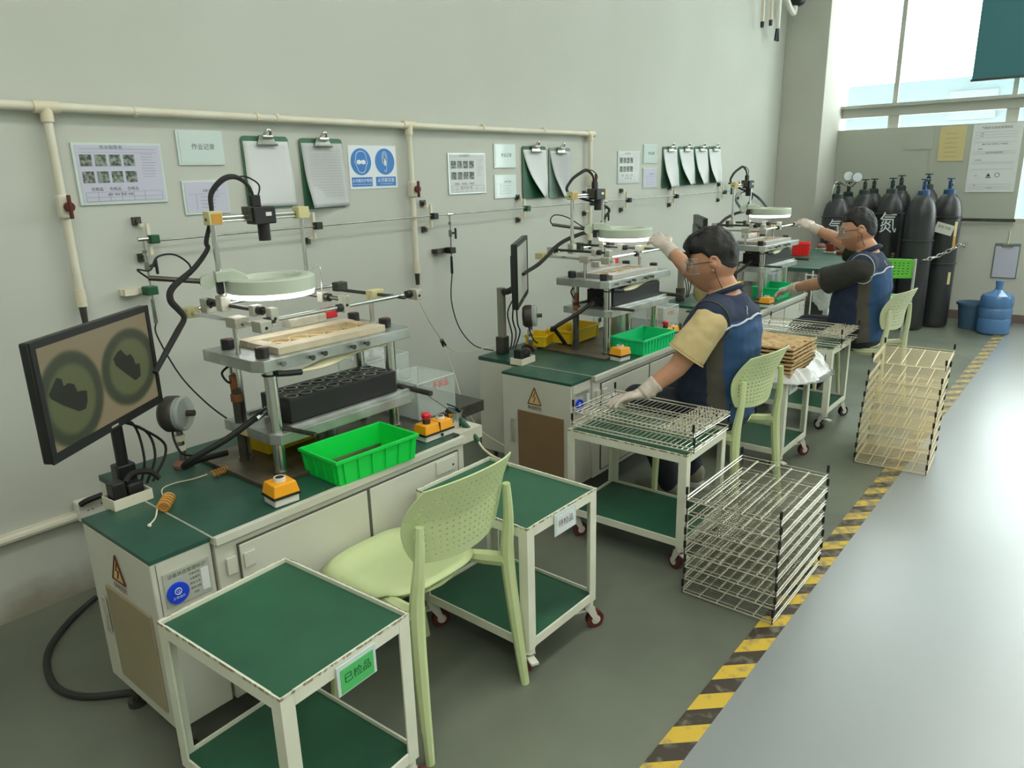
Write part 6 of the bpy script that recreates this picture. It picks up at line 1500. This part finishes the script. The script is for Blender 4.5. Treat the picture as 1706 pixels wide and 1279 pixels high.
        for v in gv.data.vertices:
            p = v.co+o3; v.co += v.normal*(.0022*noise.noise(V(p.x*40, p.y*40, p.z*40)))
    # trousers and shoes
    gt = MB(); loft(gt, [(tor(-.13), .160, .125), (tor(-.04), .182, .142), (tor(.10), .182, .150)])
    for k in ('L', 'R'):
        kn, an = Vector(J['kn'+k]), Vector(J['an'+k]); hp = P+V(.085*(-1 if k == 'L' else 1), .02, .0)
        capsule(gt, [hp, hp+(kn-hp)*.5, kn], [.100, .086, .070], 14, 3); capsule(gt, [kn, kn+(an-kn)*.5, an], [.070, .066, .060], 14, 3)
    remesh(gt, 'trousers', ['trousers'], t, .010, 8, .5)
    for k in ('L', 'R'):
        an = Vector(J['an'+k]); f_ = V(an.x, an.y, .0)
        gsx = MB(); gsx.sph((an.x, an.y+.06, .050), (.046, .135, .046), 18, 12); gsx.sph((an.x, an.y-.02, .075), (.044, .055, .055), 16, 10)
        sh_ = remesh(gsx, 'shoe', ['shoe'], t, .007, 4, .5)
        MB().prism([(an.x+.046*math.cos(a)*(1+.1*math.sin(a)), an.y+.045+.150*math.sin(a)) for a in [j*PI/12 for j in range(24)]], 0.0, .022).build('sole', 'shoe_sole', sh_, smooth=False)
    # earphone / mask cord behind the ear
    MB().tube([T((-.084, -.012, -.010)), T((-.080, -.014, -.050)), T((-.062, -.03, -.12)), T((-.050, -.02, -.165))], .0016, 5, sub=4).build('ear_cord', 'black_rubber', t)
    return t
J1 = dict(pelvis=(3.16, -1.715, .515), neck=(3.09, -1.745, 1.075), head=(3.075, -1.690, 1.205), tilt=.20, turn=.34,
          shL=(2.905, -1.775, .985), elL=tuple(AX(1128, 612, 2.81)), wrL=tuple(AX(1076, 652, 2.715)), hdL=tuple(AZ(1010, 666, .640)-AX(1076, 652, 2.715)), hnL=(.05, .12, 1), sideL=1, curlL=.22, thL=.9, slvL=.74,
          shR=(3.275, -1.705, .985), elR=tuple(AX(1152, 452, 3.42)), wrR=tuple(AX(1114, 414, 3.50)), hdR=tuple((AX(1080, 386, 3.54)-AX(1112, 412, 3.50))), hnR=(-.55, .1, .9), sideR=1, curlR=.42, slvR=.55,
          knL=(3.04, -1.345, .53), anL=(3.12, -1.50, .10), knR=(3.28, -1.345, .53), anR=(3.36, -1.50, .10), csL=(.12, .18, .24, .30))
W1 = person('worker in navy vest and tan T-shirt reaching up to the middle ring lamp', J1, 0, 'tee_tan')
J2 = dict(pelvis=(5.18, -1.80, .515), neck=(5.10, -1.825, 1.07), head=(5.10, -1.755, 1.200), tilt=.16, turn=.30,
          shL=(4.915, -1.855, .985), elL=tuple(AX(1362, 472, 4.99)), wrL=tuple(AX(1322, 480, 5.14)), hdL=tuple((AX(1288, 489, 5.22)-AX(1322, 480, 5.14))), hnL=(.1, .1, 1), sideL=1, curlL=.30, slvL=.80,
          shR=(5.29, -1.79, .985), elR=tuple(AX(1396, 398, 5.40)), wrR=tuple(AX(1356, 381, 5.46)), hdR=tuple((AX(1328, 362, 5.50)-AX(1354, 379, 5.46))), hnR=(-.45, .1, .95), sideR=1, curlR=.45, slvR=.5,
          knL=(5.11, -1.43, .53), anL=(5.12, -1.52, .10), knR=(5.26, -1.43, .53), anR=(5.30, -1.52, .10), csL=(.2, .26, .3, .34))
W2 = person('worker in navy vest and dark T-shirt by the farthest press', J2, 1, 'tee_dark', 1.05)
